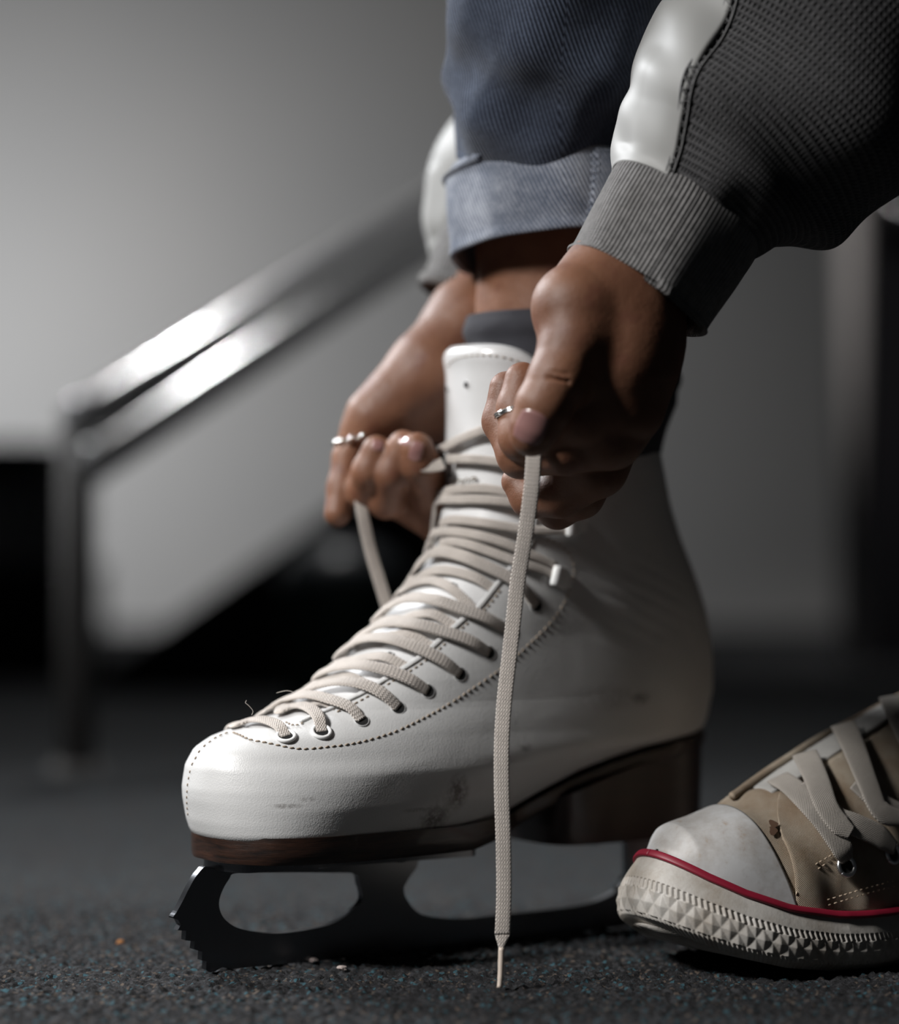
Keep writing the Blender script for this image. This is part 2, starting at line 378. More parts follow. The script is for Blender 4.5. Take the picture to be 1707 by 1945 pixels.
marks = [mkp(868, 1503, (.006, .006, .008), .95), mkp(822, 1556, (.008, .008, .006), .9), mkp(1215, 1326, (.006, .006, .003), .8),
         mkp(845, 1530, (.009, .009, .006), .35), mkp(545, 1531, (.007, .007, .0012), .6), mkp(585, 1518, (.004, .004, .001), .5),
         mkp(1150, 1325, (.03, .03, .006), .25), mkp(790, 1538, (.008, .008, .001), .5), mkp(995, 1420, (.004, .004, .002), .6), mkp(1060, 1180, (.02, .02, .012), .18)]
M_leather = leather('white_leather', (.57, .57, .565), marks)
M_tongue = leather('tongue_leather', (.66, .66, .66), (), coat=.8, rough=.3)
def build_upper():
    zs = np.r_[.0600, .0615, np.linspace(.0635, ez0-.0016, 34), np.linspace(ez0-.0015, ez0+.012, 30), np.linspace(ez0+.0135, .2505, 90)]
    K = 200; v = []; f = []
    for z in zs:
        pe = phe(z); zz = max(z, .0635); off = .0009-(.0035 if z < .0605 else .001 if z < .063 else 0)
        # swallow the collar line: lower at the back tendon
        for k in range(K+1):
            ph = pe+(2*math.pi-2*pe)*k/K
            s, t = bp(zz, ph, off)
            zc = z
            if z > .2: zc = z-(z-.2)/.05*.002*(.5-.5*math.cos(ph))
            # folds where the boot flexes in front of the heel counter
            w = .0007*math.sin(z*420+s*160)*math.exp(-((z-.165)/.02)**2)*math.exp(-((s-.225)/.035)**2)
            v.append(W3(s, t+math.copysign(w, t), zc))
    for i in range(len(zs)-1):
        for k in range(K):
            a = i*(K+1)+k; f.append((a, a+1, a+K+2, a+K+1))
    n = len(v); v.append(W3(.08, 0, .060)); f += [(n, (k+1), k) for k in range(K)]
    o = obj('upper', v, f, M_leather, sk)
    m = o.modifiers.new('weld', 'WELD'); m.merge_threshold = .00005
    m = o.modifiers.new('thick', 'SOLIDIFY'); m.thickness = .0016; m.offset = -1
    return o
def build_tongue():
    v = []; f = []; zs = np.linspace(.100, 1, 80); K = 70
    for i in range(80):
        for k in range(K+1):
            a = -1+2*k/K; ztop = .2885-.018*abs(a)**5-.003*a*a
            z = .104+(ztop-.104)*i/79
            ph = a*math.radians(76) if z > .14 else a*math.radians(60+16*(z-.104)/.036)
            lip = max(0, (z-(ztop-.004))/.004); pad = -.0012+.0008*math.exp(-((ztop-z-.006)/.004)**2)
            s, t = bp(z, ph, pad-.0025*lip*lip); t *= min(1, .0374/float(ip(Wt, z))) if z > .2 else 1; v.append(W3(s-.0008*min(1, max(0, (z-.255)/.03)), t, z))
    for i in range(79):
        for k in range(K): a = i*(K+1)+k; f.append((a, a+1, a+K+2, a+K+1))
    o = obj('tongue', v, f, M_tongue, sk)
    m = o.modifiers.new('thick', 'SOLIDIFY'); m.thickness = .004; m.offset = -1
    return o, BVHTree.FromPolygons([Vector(p) for p in v], f)
build_upper(); tongue, BTT = build_tongue()
def surf(x, y, lift=0.0):
    d_ = (px(x, y, 1)-CAM).normalized(); a = BTT.ray_cast(CAM, d_); b = BT.ray_cast(CAM, d_)
    c = [r for r in (a, b) if r[0] is not None]
    if not c: return None, None
    r = min(c, key=lambda r: r[3]); n = r[1]
    if n.dot(d_) > 0: n = -n
    return r[0]+n*lift, n
# stitches: little thread dashes lying in the leather
def stitch(pts, name, pitch=.0030, ln=.0021, r=.00038, mat=None, parent=None, flip=0, lift=.0010, T=None):
    T = T or BT2
    P = []
    for x, y in pts:
        p, n = surf(x, y)
        if p is not None: P.append(p)
    Q = spline(P, step=.0006); m = MB(); acc = 0; last = Q[0]
    for i in range(1, len(Q)-3):
        acc += (Q[i]-last).length; last = Q[i]
        if acc >= pitch:
            acc = 0; loc, nn, _, _ = T.find_nearest(Q[i])
            if nn.dot(CAM-loc) < 0: nn = -nn
            d_ = (Q[i+2]-Q[i-2 if i > 1 else 0]).normalized(); b = nn.cross(d_); d2 = (d_+b*flip).normalized()
            c = loc+nn*lift; A = c-d2*ln/2; B = c+d2*ln/2
            v, f, u = tube([A-nn*r*.8, A+d2*ln*.2, B-d2*ln*.2, B-nn*r*.8], [r*.5, r, r, r*.5], 6); m.add(v, f)
    return m.build(name, mat or M_stitch, parent or sk)
seam = [(440,1394),(470,1406),(500,1412),(545,1421),(580,1424),(620,1420),(660,1415),(700,1406),(750,1390),(800,1366),(850,1338),(900,1305),(950,1270),(1000,1226),(1040,1186),(1066,1150),(1082,1112),(1088,1080),(1080,1055),(1060,1035),(1030,1022)]
stitch(seam, 'facing_stitching', flip=.25)
_e = [surf(x, y) for x, y in edge_px[1:14]]
m = MB(); _q = spline([p+n*.0010 for p, n in _e], n=8); _n = [n for p, n in _e[:-1] for _ in range(8)]+[_e[-1][1]]
v, f, u = ribbon(_q, _n, .0024, .0014); m.add(v, f); m.build('facing_edge', M_leather, sk)
stitch([(x+9, y+7) for x, y in edge_px[3:11]], 'edge_stitching', pitch=.0026, ln=.0017)
stitch([(362,1556),(359,1530),(359,1505),(362,1478),(372,1446),(392,1418),(420,1400),(440,1393)], 'toe_stitching', pitch=.0028, ln=.0014)
stitch([(848,700),(862,684),(885,677),(930,675),(970,682),(1000,694),(1010,700)], 'tongue_stitching', pitch=.0032, lift=.0002, T=BTT)
stitch([(540,1374),(556,1380),(572,1378),(580,1370)], 'throat_stitching', pitch=.002, ln=.0013)
# small brown marks pressed into the tongue
m = MB()
for pts in ([(868,917),(874,912),(880,913)], [(883,914),(887,909),(892,913)], [(894,911),(899,907),(905,908)], [(899,915),(903,909)]):
    P = [surf(x, y, .0003)[0] for x, y in pts]; v, f, u = tube(spline(P, n=4), .0004, 6); m.add(v, f)
m.build('tongue_mark', plain('brown_print', (.16, .12, .07), .7), sk)
# punched holes in the tongue: dark discs stand in for their inner shade
def disc(m, p, n, r, lift=.0002, seg=20):
    a = n.orthogonal().normalized(); b = n.cross(a); c = p+n*lift
    m.add([c]+[c+(a*math.cos(2*math.pi*k/seg)+b*math.sin(2*math.pi*k/seg))*r for k in range(seg)], [(0, 1+k, 1+(k+1) % seg) for k in range(seg)])
for x, y in ((850,739),(886,731),(856,903),(772,1214),(739,1244),(858,1112)):
    p, n = surf(x, y)
    if p is None: print('MISS', x, y); continue
    m = MB(); disc(m, p, n, .0016, .0004)
    a = n.orthogonal().normalized(); b = n.cross(a)
    rim = [p+n*.0002+(a*math.cos(w)+b*math.sin(w))*.0018 for w in np.linspace(0, 2*math.pi, 21)]
    o = m.build('vent_hole_shade', M_hole, sk)
    m = MB(); v, f, u = tube(rim, .0003, 6); m.add(v, f); m.build('hole_rim', M_tongue, o)
# eyelets: two with white rings, the rest punched; a dark disc gives the shade inside each
eyes = [(543,1402,1),(610,1393,1),(686,1370,0),(755,1345,0),(811,1313,0),(872,1281,0),(927,1240,0),(968,1200,0),(1016,1150,0)]
EY = []
for x, y, ring in eyes:
    p, n = hit(x, y); a = Vector((0, 0, 1)); a = (a-n*a.dot(n)).normalized(); b = n.cross(a); EY.append((p, n))
    r = .0031
    m = MB(); disc(m, p, n, r, .0012); 
    if ring:
        v, f, u = tube([p+n*.0012+(a*math.cos(w)+b*math.sin(w))*.0040 for w in np.linspace(0, 2*math.pi, 33)], .0009, 10)
        mm = MB(); mm.add(v, f); e = mm.build('eyelet', M_white, sk); e['label'] = 'white ring eyelet'
    else:
        v, f, u = tube([p+n*.0009+(a*math.cos(w)+b*math.sin(w))*.0033 for w in np.linspace(0, 2*math.pi, 33)], .00028, 8)
        mm = MB(); mm.add(v, f); e = mm.build('eyelet', M_leather, sk); e['label'] = 'punched lace hole'
    m.build('eyelet_hole_shade', M_hole, e)
# far-side eyelets mirrored, mostly hidden
FAR = []
for p, n in EY:
    s, t, z = S3(p); q, nn, _, _ = BT2.find_nearest(W3(s, -t, z))
    if nn.dot(W3(s, -t*3, z)-q) < 0: nn = -nn
    FAR.append((q, nn)); m = MB(); disc(m, q, nn, .0031, .0012); a = nn.orthogonal().normalized(); b = nn.cross(a)
    mm = MB(); v, f, u = tube([q+nn*.0009+(a*math.cos(w)+b*math.sin(w))*.0033 for w in np.linspace(0, 2*math.pi, 25)], .0006, 8); mm.add(v, f)
    e = mm.build('eyelet', M_leather, sk); m.build('eyelet_hole_shade', M_hole, e)  # dark disc laid on for the hole's shade
# hooks
def hook(x, y, dx, dy, w=.0098):
    p, n = hit(x, y); q, _ = hit(x+dx*10, y+dy*10); d_ = (q-p); d_ = (d_-n*d_.dot(n)).normalized()
    P = [p+n*.0012+d_*-.001, p+n*.0014+d_*.002, p+n*.0032+d_*.0045, p+n*.0046+d_*.0075, p+n*.0052+d_*.010, p+n*.0042+d_*.0118, p+n*.0026+d_*.0112]
    Q = spline(P, n=5); m = MB(); N = []
    for i in range(len(Q)):
        tt = (Q[min(i+1, len(Q)-1)]-Q[max(i-1, 0)]).normalized(); b = n.cross(d_); N.append(b.cross(tt)*-1)
    ws = [w*(.55+.45*min(1, i/8)) for i in range(len(Q))]
    v, f, u = ribbon(Q, N, ws, .0013); m.add(v, f); o = m.build('lace_hook', M_white, sk); o['label'] = 'white enamelled lace hook'
hook(1080, 1106, -1, -.35); hook(1108, 998, -1, 0.0); hook(1112, 905, -1, .05); 
# outsole and heel
def zbot(s): return float(np.interp(s, [c for _, _, c in TAB[:10]], [a for a, _, _ in TAB[:10]]))
def hw(s, z):
    best = 0
    for k in range(0, 91):
        a, t = bp(z, math.pi*k/90)
        b, t2 = bp(z, math.pi*(k+1)/90) if k < 90 else (a, t)
        if min(a, b) <= s <= max(a, b): best = max(best, t if b == a else t+(t2-t)*(s-a)/(b-a))
    return best
ss = np.r_[.0088, .0094, .0105, .013, .017, np.linspace(.022, .286, 60)]
v = []; f = []; K = 12
for i, s in enumerate(ss):
    zt = max(.0625, zbot(s-.004)); w = hw(s, max(.0640, zt+.005))+.0012
    if s < .018: w = max(.004, hw(max(s-.0004, .0083), .0640)+.0004)
    if s > .24: w = min(w, .034*math.sqrt(max(.02, 1-((s-.24)/.048)**2))+.001)
    th = .0135 if s < .125 else .0135-.0075*min(1, (s-.125)/.04); zb = zt-th if s > .125 else .0508
    zb = min(zb, zt-.005)
    if s >= .125: zb = max(.0508-.0023*min(1, (s-.125)/.02), zt-th)
    for (a, b) in ((-1, 1), (-.97, 1.0), (0, 1), (.97, 1.0), (1, 1), (1.0, .5), (.985, .16), (.94, 0), (0, 0), (-.94, 0), (-.985, .16), (-1, .5)):
        v.append(W3(s, a*w, zb+(zt-.0004+.002*min(1, max(0, (s-.12)/.03))-zb)*b))
for i in range(len(ss)-1):
    for k in range(K): k2 = (k+1) % K; f.append((i*K+k, (i+1)*K+k, (i+1)*K+k2, i*K+k2))
f += [tuple(range(K)), tuple((len(ss)-1)*K+k for k in range(K))[::-1]]
obj('outsole', v, f, M_sole, sk, smooth=True).modifiers.new('e', 'EDGE_SPLIT').split_angle = math.radians(40)
m = MB(); N = 40
def heel_ring(z, gr):
    R = []
    for k in range(N):
        a = 2*math.pi*k/N; c, q = math.cos(a), math.sin(a)
        s = .232+.050*math.copysign(abs(c)**(.8 if c > 0 else .35), c)*gr; t_ = .031*math.copysign(abs(q)**(.55), q)*gr
        zz = z if z < .06 else max(.06, zbot(s-.004)-.003)
        R.append(W3(s, t_, zz))
    return R
rings = [heel_ring(.0475, .97), heel_ring(.0490, .985), heel_ring(.058, .985), heel_ring(.1, 1.0)]
v = [p for r in rings for p in r]; f = [(i*N+k, i*N+(k+1) % N, (i+1)*N+(k+1) % N, (i+1)*N+k) for i in range(3) for k in range(N)]
f += [tuple(range(N))[::-1], tuple(3*N+k for k in range(N))]
obj('heel', v, f, M_heelw, sk).modifiers.new('e', 'EDGE_SPLIT').split_angle = math.radians(40)
# blade: profile drawn in the vertical plane through the foot's axis
def pl(x, y):
    d_ = (px(x, y, 1)-CAM).normalized(); o0 = W3(0, .002, 0); k = (o0-CAM).dot(md)/d_.dot(md); s, t, z = S3(CAM+d_*k); return s, z
outer = [(389,1646),(378,1657),(369,1669),(358,1689),(347,1711),(336,1731),(328,1744),(338,1747),(343,1757),(337,1767),(353,1768),(352,1786),(370,1788),(368,1803),(384,1808),(383,1824),(392,1826),(391,1842),(399,1847),(406,1846),(421,1838),(441,1841),(460,1845)]
OUT = [pl(*p) for p in outer]; OUT[-1] = (OUT[-1][0], .0006)
OUT += [(.06, .0001), (.10, -.0004), (.14, -.0005), (.18, -.0003), (.22, .0003), (.26, .0014), (.278, .0028), (.2835, .006), (.284, .014), (.276, .020), (.268, .028), (.266, .0468)]
cz = [(1190,1600),(1192,1650),(1192,1673),(1176,1691),(1146,1706),(1116,1716),(1057,1726),(937,1739),(877,1745),(824,1742),(794,1733),(773,1709),(767,1685),(773,1657)]
A_ = [pl(*p) for p in cz]; A_[0] = (A_[0][0], .0468); A_[-1] = (A_[-1][0], .0475)
OUT += [(A_[0][0], .0468)]+A_[1:]+[(pl(389, 1646)[0]+.004, .0475)]
hole = [pl(*p) for p in [(453,1658),(560,1657),(668,1658),(683,1679),(688,1709),(668,1730),(638,1751),(603,1762),(543,1772),(501,1772),(453,1763),(426,1745),(416,1721),(420,1697),(435,1670)]]
def extrude(loops, t0, t1, m):
    tri = tessellate_polygon([[Vector((a, b, 0)) for a, b in L] for L in loops]); flat = [p for L in loops for p in L]; n = len(flat)
    v = [W3(a, t0, b) for a, b in flat]+[W3(a, t1, b) for a, b in flat]
    f = [tuple(t) for t in tri]+[tuple(i+n for i in t)[::-1] for t in tri]; k = 0
    for L in loops:
        for i in range(len(L)): j = (i+1) % len(L); f.append((k+i, k+j, k+j+n, k+i+n))
        k += len(L)
    m.add(v, f); return m
def smooth_loop(L, keep):                          # round the curved runs, keep the pick's teeth sharp
    out = []
    for i in range(len(L)):
        a, b, c, d_ = L[i-1], L[i], L[(i+1) % len(L)], L[(i+2) % len(L)]
        out.append(b)
        if not keep(i):
            for t in (.25, .5, .75):
                out.append(tuple(.5*(2*b[j]+(c[j]-a[j])*t+(2*a[j]-5*b[j]+4*c[j]-d_[j])*t*t+(3*b[j]-a[j]-3*c[j]+d_[j])*t**3) for j in (0, 1)))
    return out
hole_s = smooth_loop(hole, lambda i: i < 2)
n0 = len(outer); k0 = len(OUT)-14
OUT_s = smooth_loop(OUT, lambda i: 6 <= i <= 19 or i > len(OUT)-3 or i == k0-2 or n0+8 <= i <= k0+1)
m = extrude([OUT_s, hole_s], -.0021, .0021, MB())
bl_ = m.build('blade', M_steel, sk, smooth=False)
bmx = bmesh.new(); bmx.from_mesh(bl_.data); bmesh.ops.recalc_face_normals(bmx, faces=bmx.faces); bmx.to_mesh(bl_.data); bmx.free()
def plate(sa, sb_, wa, wb, z, th, name):
    pts = []
    for k in range(21): a = math.pi*k/20; pts.append((sb_-.012+.012*math.sin(a) if False else sb_-.01+.01*math.sin(a), wb*math.cos(a)))
    for k in range(21): a = math.pi+math.pi*k/20; pts.append((sa+.01+.01*math.sin(a), wa*math.cos(a)))
    n = len(pts); v = [W3(a, b, z) for a, b in pts]+[W3(a, b, z+th) for a, b in pts]
    m = MB().add(v, [tuple(range(n))[::-1], tuple(range(n, 2*n))]+[(i, (i+1) % n, (i+1) % n+n, i+n) for i in range(n)])
    return m.build(name, M_steel, sk, smooth=False)
plate(.012, .145, .020, .026, .0462, .0048, 'sole_plate'); plate(.195, .275, .018, .020, .0458, .0019, 'heel_plate')
for s, t in ((.03, .014), (.06, .017), (.1, .02), (.135, .018), (.215, .014), (.255, .014)):
    m = MB(); v, f = lathe([(.0001, -.001), (.0022, -.0008), (.0026, .0)], 16); c = W3(s, t, .0458 if s > .2 else .0462); m.add([(a+c.x, b+c.y, c_+c.z) for a, b, c_ in v], f)
    m.build('screw', M_silver, sk)
for x, y in ((1181, 1672), (1173, 1688)):  # shiny studs added to make the two glints on the blade's tail curve
    s, z = pl(x, y); m = MB(); v, f = lathe([(.0001, .0016), (.0014, .0013), (.0021, 0)], 20)
    m.add([W3(s, .002+c_, z)+Vector((0, 0, a))+fd*b for a, b, c_ in v], f); o = m.build('glint_stud', M_silver, sk)

# ---- the lace
LM = MB()
def seg(pts, lifts, start=None, end=None, w=.0059, th=.0019):
    P = []; N = []
    if start is not None: P.append(start[0]+start[1]*start[2]); N.append(start[1])
    for i, (x, y) in enumerate(pts):
        p, n = surf(x, y)
        if p is None: continue
        l = lifts if not hasattr(lifts, '__len__') else lifts[i]
        P.append(p+n*l); N.append(n)
    if end is not None:                             # go round the far side to `end`
        q, nn, le = end; a = P[-1]; 
        for k in range(1, 7):
            x = a.lerp(q, k/7); loc, n3, _, _ = BT2.find_nearest(x)
            if n3.dot(x-W3(.2, 0, .1)) < 0: n3 = -n3
            P.append(loc+n3*(.002+(le-.002)*k/7)); N.append(n3)
        P.append(q+nn*le); N.append(nn)
    Q = spline(P, n=8); NN = []
    for i in range(len(P)-1):
        for j in range(8): NN.append(N[i].lerp(N[i+1], j/8).normalized())
    NN.append(N[-1])
    NS = [sum((NN[max(0, min(len(NN)-1, i+k))] for k in range(-5, 6)), Vector()).normalized() for i in range(len(NN))]
    ws = [w*(1 if start is None else min(1, .84+.16*i/10)) for i in range(len(Q))]
    LM.add(*ribbon(Q, NS, ws, th))
E_ = lambda i, l=.0008: (EY[i][0], EY[i][1], l)
Fr = lambda i, l=.0012: (FAR[i][0], FAR[i][1], l)
hi = .0036
seg([(530,1388),(505,1377),(478,1376),(452,1384)], [.0026, .0026, .0022, .002], E_(0), Fr(0), w=.0062)
seg([(606,1374),(594,1358),(576,1350),(556,1351),(535,1358)], [.003, .003, .0028, .0024, .002], E_(1), Fr(2), w=.0060)
seg([(663,1352),(625,1338),(591,1335),(551,1341),(520,1353)], [.0032, hi, .0046, .004, .003], E_(2), Fr(1))
seg([(727,1324),(694,1310),(655,1309),(615,1316),(575,1328),(553,1339)], [.0032, hi, .0045, .0045, .0035, .003], E_(3), Fr(2))
seg([(776,1294),(734,1280),(690,1276),(647,1281),(612,1292),(590,1305)], [.0032, hi, .0046, .0045, .0035, .003], E_(4), Fr(3))
seg([(836,1257),(790,1236),(742,1225),(702,1226),(672,1236),(650,1250)], [.0032, hi, .0046, .0045, .0035, .003], E_(5), Fr(4))
seg([(888,1220),(838,1204),(790,1196),(742,1196),(705,1209),(680,1224)], [.0032, hi, .0046, .0045, .0035, .003], E_(6), Fr(5))
seg([(918,1176),(870,1160),(830,1150),(786,1148),(748,1161),(722,1180)], [.0034, hi, .0046, .0045, .0035, .003], E_(7), Fr(6))
seg([(976,1108),(905,1073),(865,1058),(838,1056),(818,1066),(800,1083)], [hi, .0042, .0046, .004, .0035, .003], E_(8), Fr(7))
# under-crossing strands that dive beneath the near facing
un = [[(640,1345),(615,1338),(590,1345)], [(712,1312),(670,1290),(640,1288),(608,1300)], [(775,1270),(735,1252),(700,1252),(668,1258)],
      [(822,1232),(780,1208),(748,1210),(722,1215)], [(866,1192),(825,1170),(790,1172),(765,1180)], [(900,1160),(860,1122),(826,1106),(795,1109),(770,1122)],
      [(938,1120),(900,1098),(850,1086),(815,1090),(790,1104)]]
for i, u_ in enumerate(un): seg(u_, [.0006]+[.0014]*(len(u_)-1), None, Fr(min(i+1, 8)), w=.0050, th=.0012)
# upper runs between hooks, over the tongue
hk = lambda x, y: (hit(x, y)[0], hit(x, y)[1], .0030)
seg([(1030,1086),(976,1068),(905,1040),(870,1032),(845,1034)], [.003, .0032, .003, .003, .0026], hk(1056,1098), None, w=.0043)
seg([(1000,1052),(950,1030),(905,1018),(860,1012),(832,1016)], [.003, .003, .003, .003, .0025], hk(1050,1075), Fr(8), w=.0043)
seg([(1020,1008),(976,1003),(920,994),(870,990),(845,996)], [.003, .003, .003, .003, .0025], hk(1078,1008), None, w=.0043)
seg([(1040,968),(990,958),(930,950),(870,950),(838,954)], [.003, .003, .003, .003, .0025], hk(1085,985), Fr(8), w=.0043)
seg([(1020,946),(976,937),(923,928),(870,930),(842,940)], [.003, .003, .0022, .002, .0025], None, None, w=.0043)
seg([(1010,886),(965,879),(905,872),(860,872),(836,880)], [.003, .003, .003, .003, .003], None, None, w=.0043)
seg([(985,796),(950,806),(920,818),(880,836),(845,856)], [.008, .005, .003, .003, .003], None, None, w=.0044)
# tail pulled to the far hand from the left hooks
fl = [px(842, 880, 1.262), px(832, 884, 1.262), px(815, 886, 1.262), px(800, 884, 1.262)]
LM.add(*ribbon(spline(fl, n=8), [Vector((-.3, -.9, .3)).normalized()]*25, .0062, .0014))
# the near free end hanging from the pinch to the carpet
D_ = 1.150
hp = [(1014,828,1.135),(1013,870,1.135),(1010,920,1.137),(1003,980,1.140),(994,1040,1.142),(984,1100,1.144),(976,1170,1.146),(967,1250,1.148),(958,1330,1.149),(953,1410,1.149),(953,1500,1.149),(956,1600,1.149),(957,1700,1.149),(954,1775,1.149)]
Q = spline([px(*p) for p in hp], n=14)
tw = [(-.30, -.95), (-.28, -.96), (-.25, -.97), (-.1, -1), (0, -1), (0, -1)]
LM.add(*ribbon(Q, [Vector((-.42+.42*min(1, i/60)+.12*math.sin(i/22), -1, .05)).normalized() for i in range(len(Q))], [.0070-.0003*min(1, i/90) for i in range(len(Q))], .0016))
Q = spline([px(954,1775,1.149), px(953,1786,1.149), px(952,1796,1.149), px(952,1804,1.149)], n=6)
LM.add(*ribbon(Q, [Vector((0, -1, 0))]*len(Q), [.0067-.0043*min(1, i/14) for i in range(len(Q))], .0017))
# far free end hanging from the far hand down behind the boot
Q = spline([px(*p) for p in [(684,950,1.285),(690,985,1.285),(702,1040,1.288),(718,1095,1.292),(735,1150,1.296),(752,1210,1.30),(765,1290,1.30),(775,1400,1.30)]], n=10)
LM.add(*ribbon(Q, [Vector((.35, -1, 0)).normalized()]*len(Q), .0062, .0015))
lace = LM.build('lace', M_lace, sk)
m = MB(); v, f, u = tube(spline([px(952,1800,1.149), px(951,1830,1.148), px(950,1855,1.147), px(948,1876,1.146)], n=6), [.0013]*8+[.0012]*6+[.0011]*5, 12); m.add(v, f)
ag = m.build('aglet', plain('aglet_film', (.55, .47, .40), .35), lace)
# loose fibres standing off the lace
m = MB()
for pts in ([(478,1358,1.19),(480,1350,1.19),(472,1340,1.19),(466,1335,1.19),(468,1330,1.19)], [(560,1316,1.2),(545,1312,1.2),(525,1316,1.2)]):
    v, f, u = tube(spline([px(*p) for p in pts], n=6), .00011, 5); m.add(v, f)
m.build('loose_fibre', M_lace, lace)

# ------------------------------------------------------------ signed-distance modelling for the skin
import openvdb as vdb
def rc(P, a, b, ra, rb):
    a = np.array(a); b = np.array(b); ba = b-a; l2 = ba@ba; pa = P-a
    h = np.clip((pa@ba)/l2, 0, 1) if l2 > 0 else np.zeros(P.shape[:-1])
    return np.linalg.norm(pa-h[..., None]*ba, axis=-1)-(ra+(rb-ra)*h)
def smin(a, b, k):
    h = np.clip(.5+.5*(b-a)/k, 0, 1); return b+(a-b)*h-k*h*(1-h)
def chain(P, C_, k):
    d_ = None
    for (p, q) in zip(C_[:-1], C_[1:]):
        x = rc(P, px(*p[:3]), px(*q[:3]), p[3], q[3]); d_ = x if d_ is None else smin(d_, x, k)
    return d_
def field(groups, vox, kf=.0012, kp=.005, carve=()):
    pts = np.array([px(*c[:3]) for g in groups for ch in groups[g] for c in ch]); R = max(c[3] for g in groups for ch in groups[g] for c in ch)
    lo = pts.min(0)-R-.004; hi_ = pts.max(0)+R+.004; n = np.ceil((hi_-lo)/vox).astype(int)
    ax = [lo[i]+vox*np.arange(n[i]) for i in range(3)]; out = np.empty(n, dtype=np.float32)
    for i in range(n[0]):
        P = np.stack(np.meshgrid([ax[0][i]], ax[1], ax[2], indexing='ij'), -1)
        dp = None
        for ch in groups['palm']:
            x = chain(P, ch, .012); dp = x if dp is None else smin(dp, x, .012)
        df = None
        for ch in groups.get('finger', []):
            x = chain(P, ch, .003); df = x if df is None else smin(df, x, kf)
        d_ = dp if df is None else smin(dp, df, kp)
        for (p, q, r, k) in carve:                 # skin creases
            x = rc(P, px(*p), px(*q), r, r); d_ = -smin(-d_, x, k)
        out[i] = d_[0]
    g = vdb.FloatGrid(1.0); g.copyFromArray(out); 
    pts_, quads = g.convertToQuads(0.0)
    return pts_*vox+lo, quads
near = {'palm': [[(1330,330,1.19,.031), (1240,470,1.17,.0285), (1178,560,1.155,.0245), (1165,660,1.155,.0240), (1110,850,1.170,.0170)],
                 [(1178,575,1.150,.0235), (1197,650,1.142,.0190), (1190,770,1.143,.0150)],
                 [(1188,620,1.141,.0200), (1174,700,1.139,.0190), (1162,768,1.141,.0160)],
                 [(1155,630,1.142,.0200), (1135,715,1.143,.0180), (1130,775,1.146,.0150)],
                 [(1150,565,1.145,.0230), (1094,583,1.132,.0172)]],
        'finger': [[(1130,575,1.140,.019), (1093,588,1.131,.0172), (1090,650,1.124,.0148), (1061,722,1.118,.0130), (1033,772,1.116,.0119), (1014,812,1.117,.0102), (1008,828,1.118,.0088)],   # thumb
                   [(1193,720,1.143,.0148), (1183,772,1.139,.0142), (1110,790,1.138,.0128), (1030,815,1.144,.0108), (992,830,1.150,.0102), (985,775,1.155,.0094), (992,722,1.157,.0080)],   # index
                   [(1185,770,1.150,.0140), (1160,832,1.143,.0135), (1070,851,1.149,.0114), (990,862,1.162,.0106), (957,800,1.173,.0094), (962,738,1.174,.0078)],
                   [(1160,830,1.165,.0140), (1135,888,1.163,.0130), (1062,935,1.176,.0112), (1008,945,1.184,.0090), (982,915,1.186,.0072)],
                   [(1130,880,1.180,.0125), (1100,938,1.182,.0110), (1058,965,1.192,.0092), (1030,945,1.198,.0080)]]}
crv = [((1118,705,1.108),(1140,703,1.109),.0012,.0015), ((1042,842,1.128),(1232,812,1.110),.0012,.0016), ((1036,716,1.1052),(1078,724,1.1056),.0007,.0012), ((1040,704,1.1046),(1078,711,1.1050),.0006,.0012), ((1108,700,1.1235),(1142,712,1.1230),.0012,.0016)]
nv, nq = field(near, .00085, carve=crv, kp=.0075)
far = {'palm': [[(1010,400,1.42,.030), (950,520,1.36,.027), (893,622,1.325,.0215), (815,715,1.312,.0205), (742,775,1.305,.0150), (705,800,1.302,.0125)],
                [(880,690,1.325,.022), (850,760,1.330,.020), (760,790,1.315,.0130)]],
       'finger': [[(705,795,1.302,.0125), (683,824,1.302,.0095), (661,868,1.300,.0075), (649,925,1.296,.0070), (641,975,1.292,.0066)],
                  [(722,815,1.315,.011), (700,880,1.305,.009), (693,932,1.290,.0085), (701,895,1.278,.0082), (715,856,1.276,.0074)],
                  [(765,815,1.318,.011), (742,880,1.305,.010), (733,948,1.288,.0092), (744,900,1.275,.0088), (766,848,1.272,.0078)],
                  [(838,985,1.300,.0115), (815,930,1.285,.0105), (797,880,1.270,.0092), (793,852,1.266,.0078)],
                  [(850,1000,1.31,.012), (800,965,1.300,.0110), (755,950,1.300,.0095)]]}
fv, fq = field(far, .0011, kf=.0016)
leg = {'palm': [[(1093,-260,1.255,.050), (1085,100,1.275,.043), (1085,420,1.295,.0455), (1083,600,1.30,.0440), (1090,700,1.30,.0400), (1100,860,1.30,.034)]]}
lv, lq = field(leg, .003)
B = MB(); B.add(nv, nq.tolist()); B.add(fv, fq.tolist()); B.add(lv, lq.tolist())
person = B.build('person', M_skin)
tag(person, 'person in grey jacket and cuffed jeans bending down to tighten the skate laces', 'person')
person.location = (0, 0, 0)
BN = BVHTree.FromPolygons([Vector(p) for p in nv], nq.tolist()); BF = BVHTree.FromPolygons([Vector(p) for p in fv], fq.tolist())
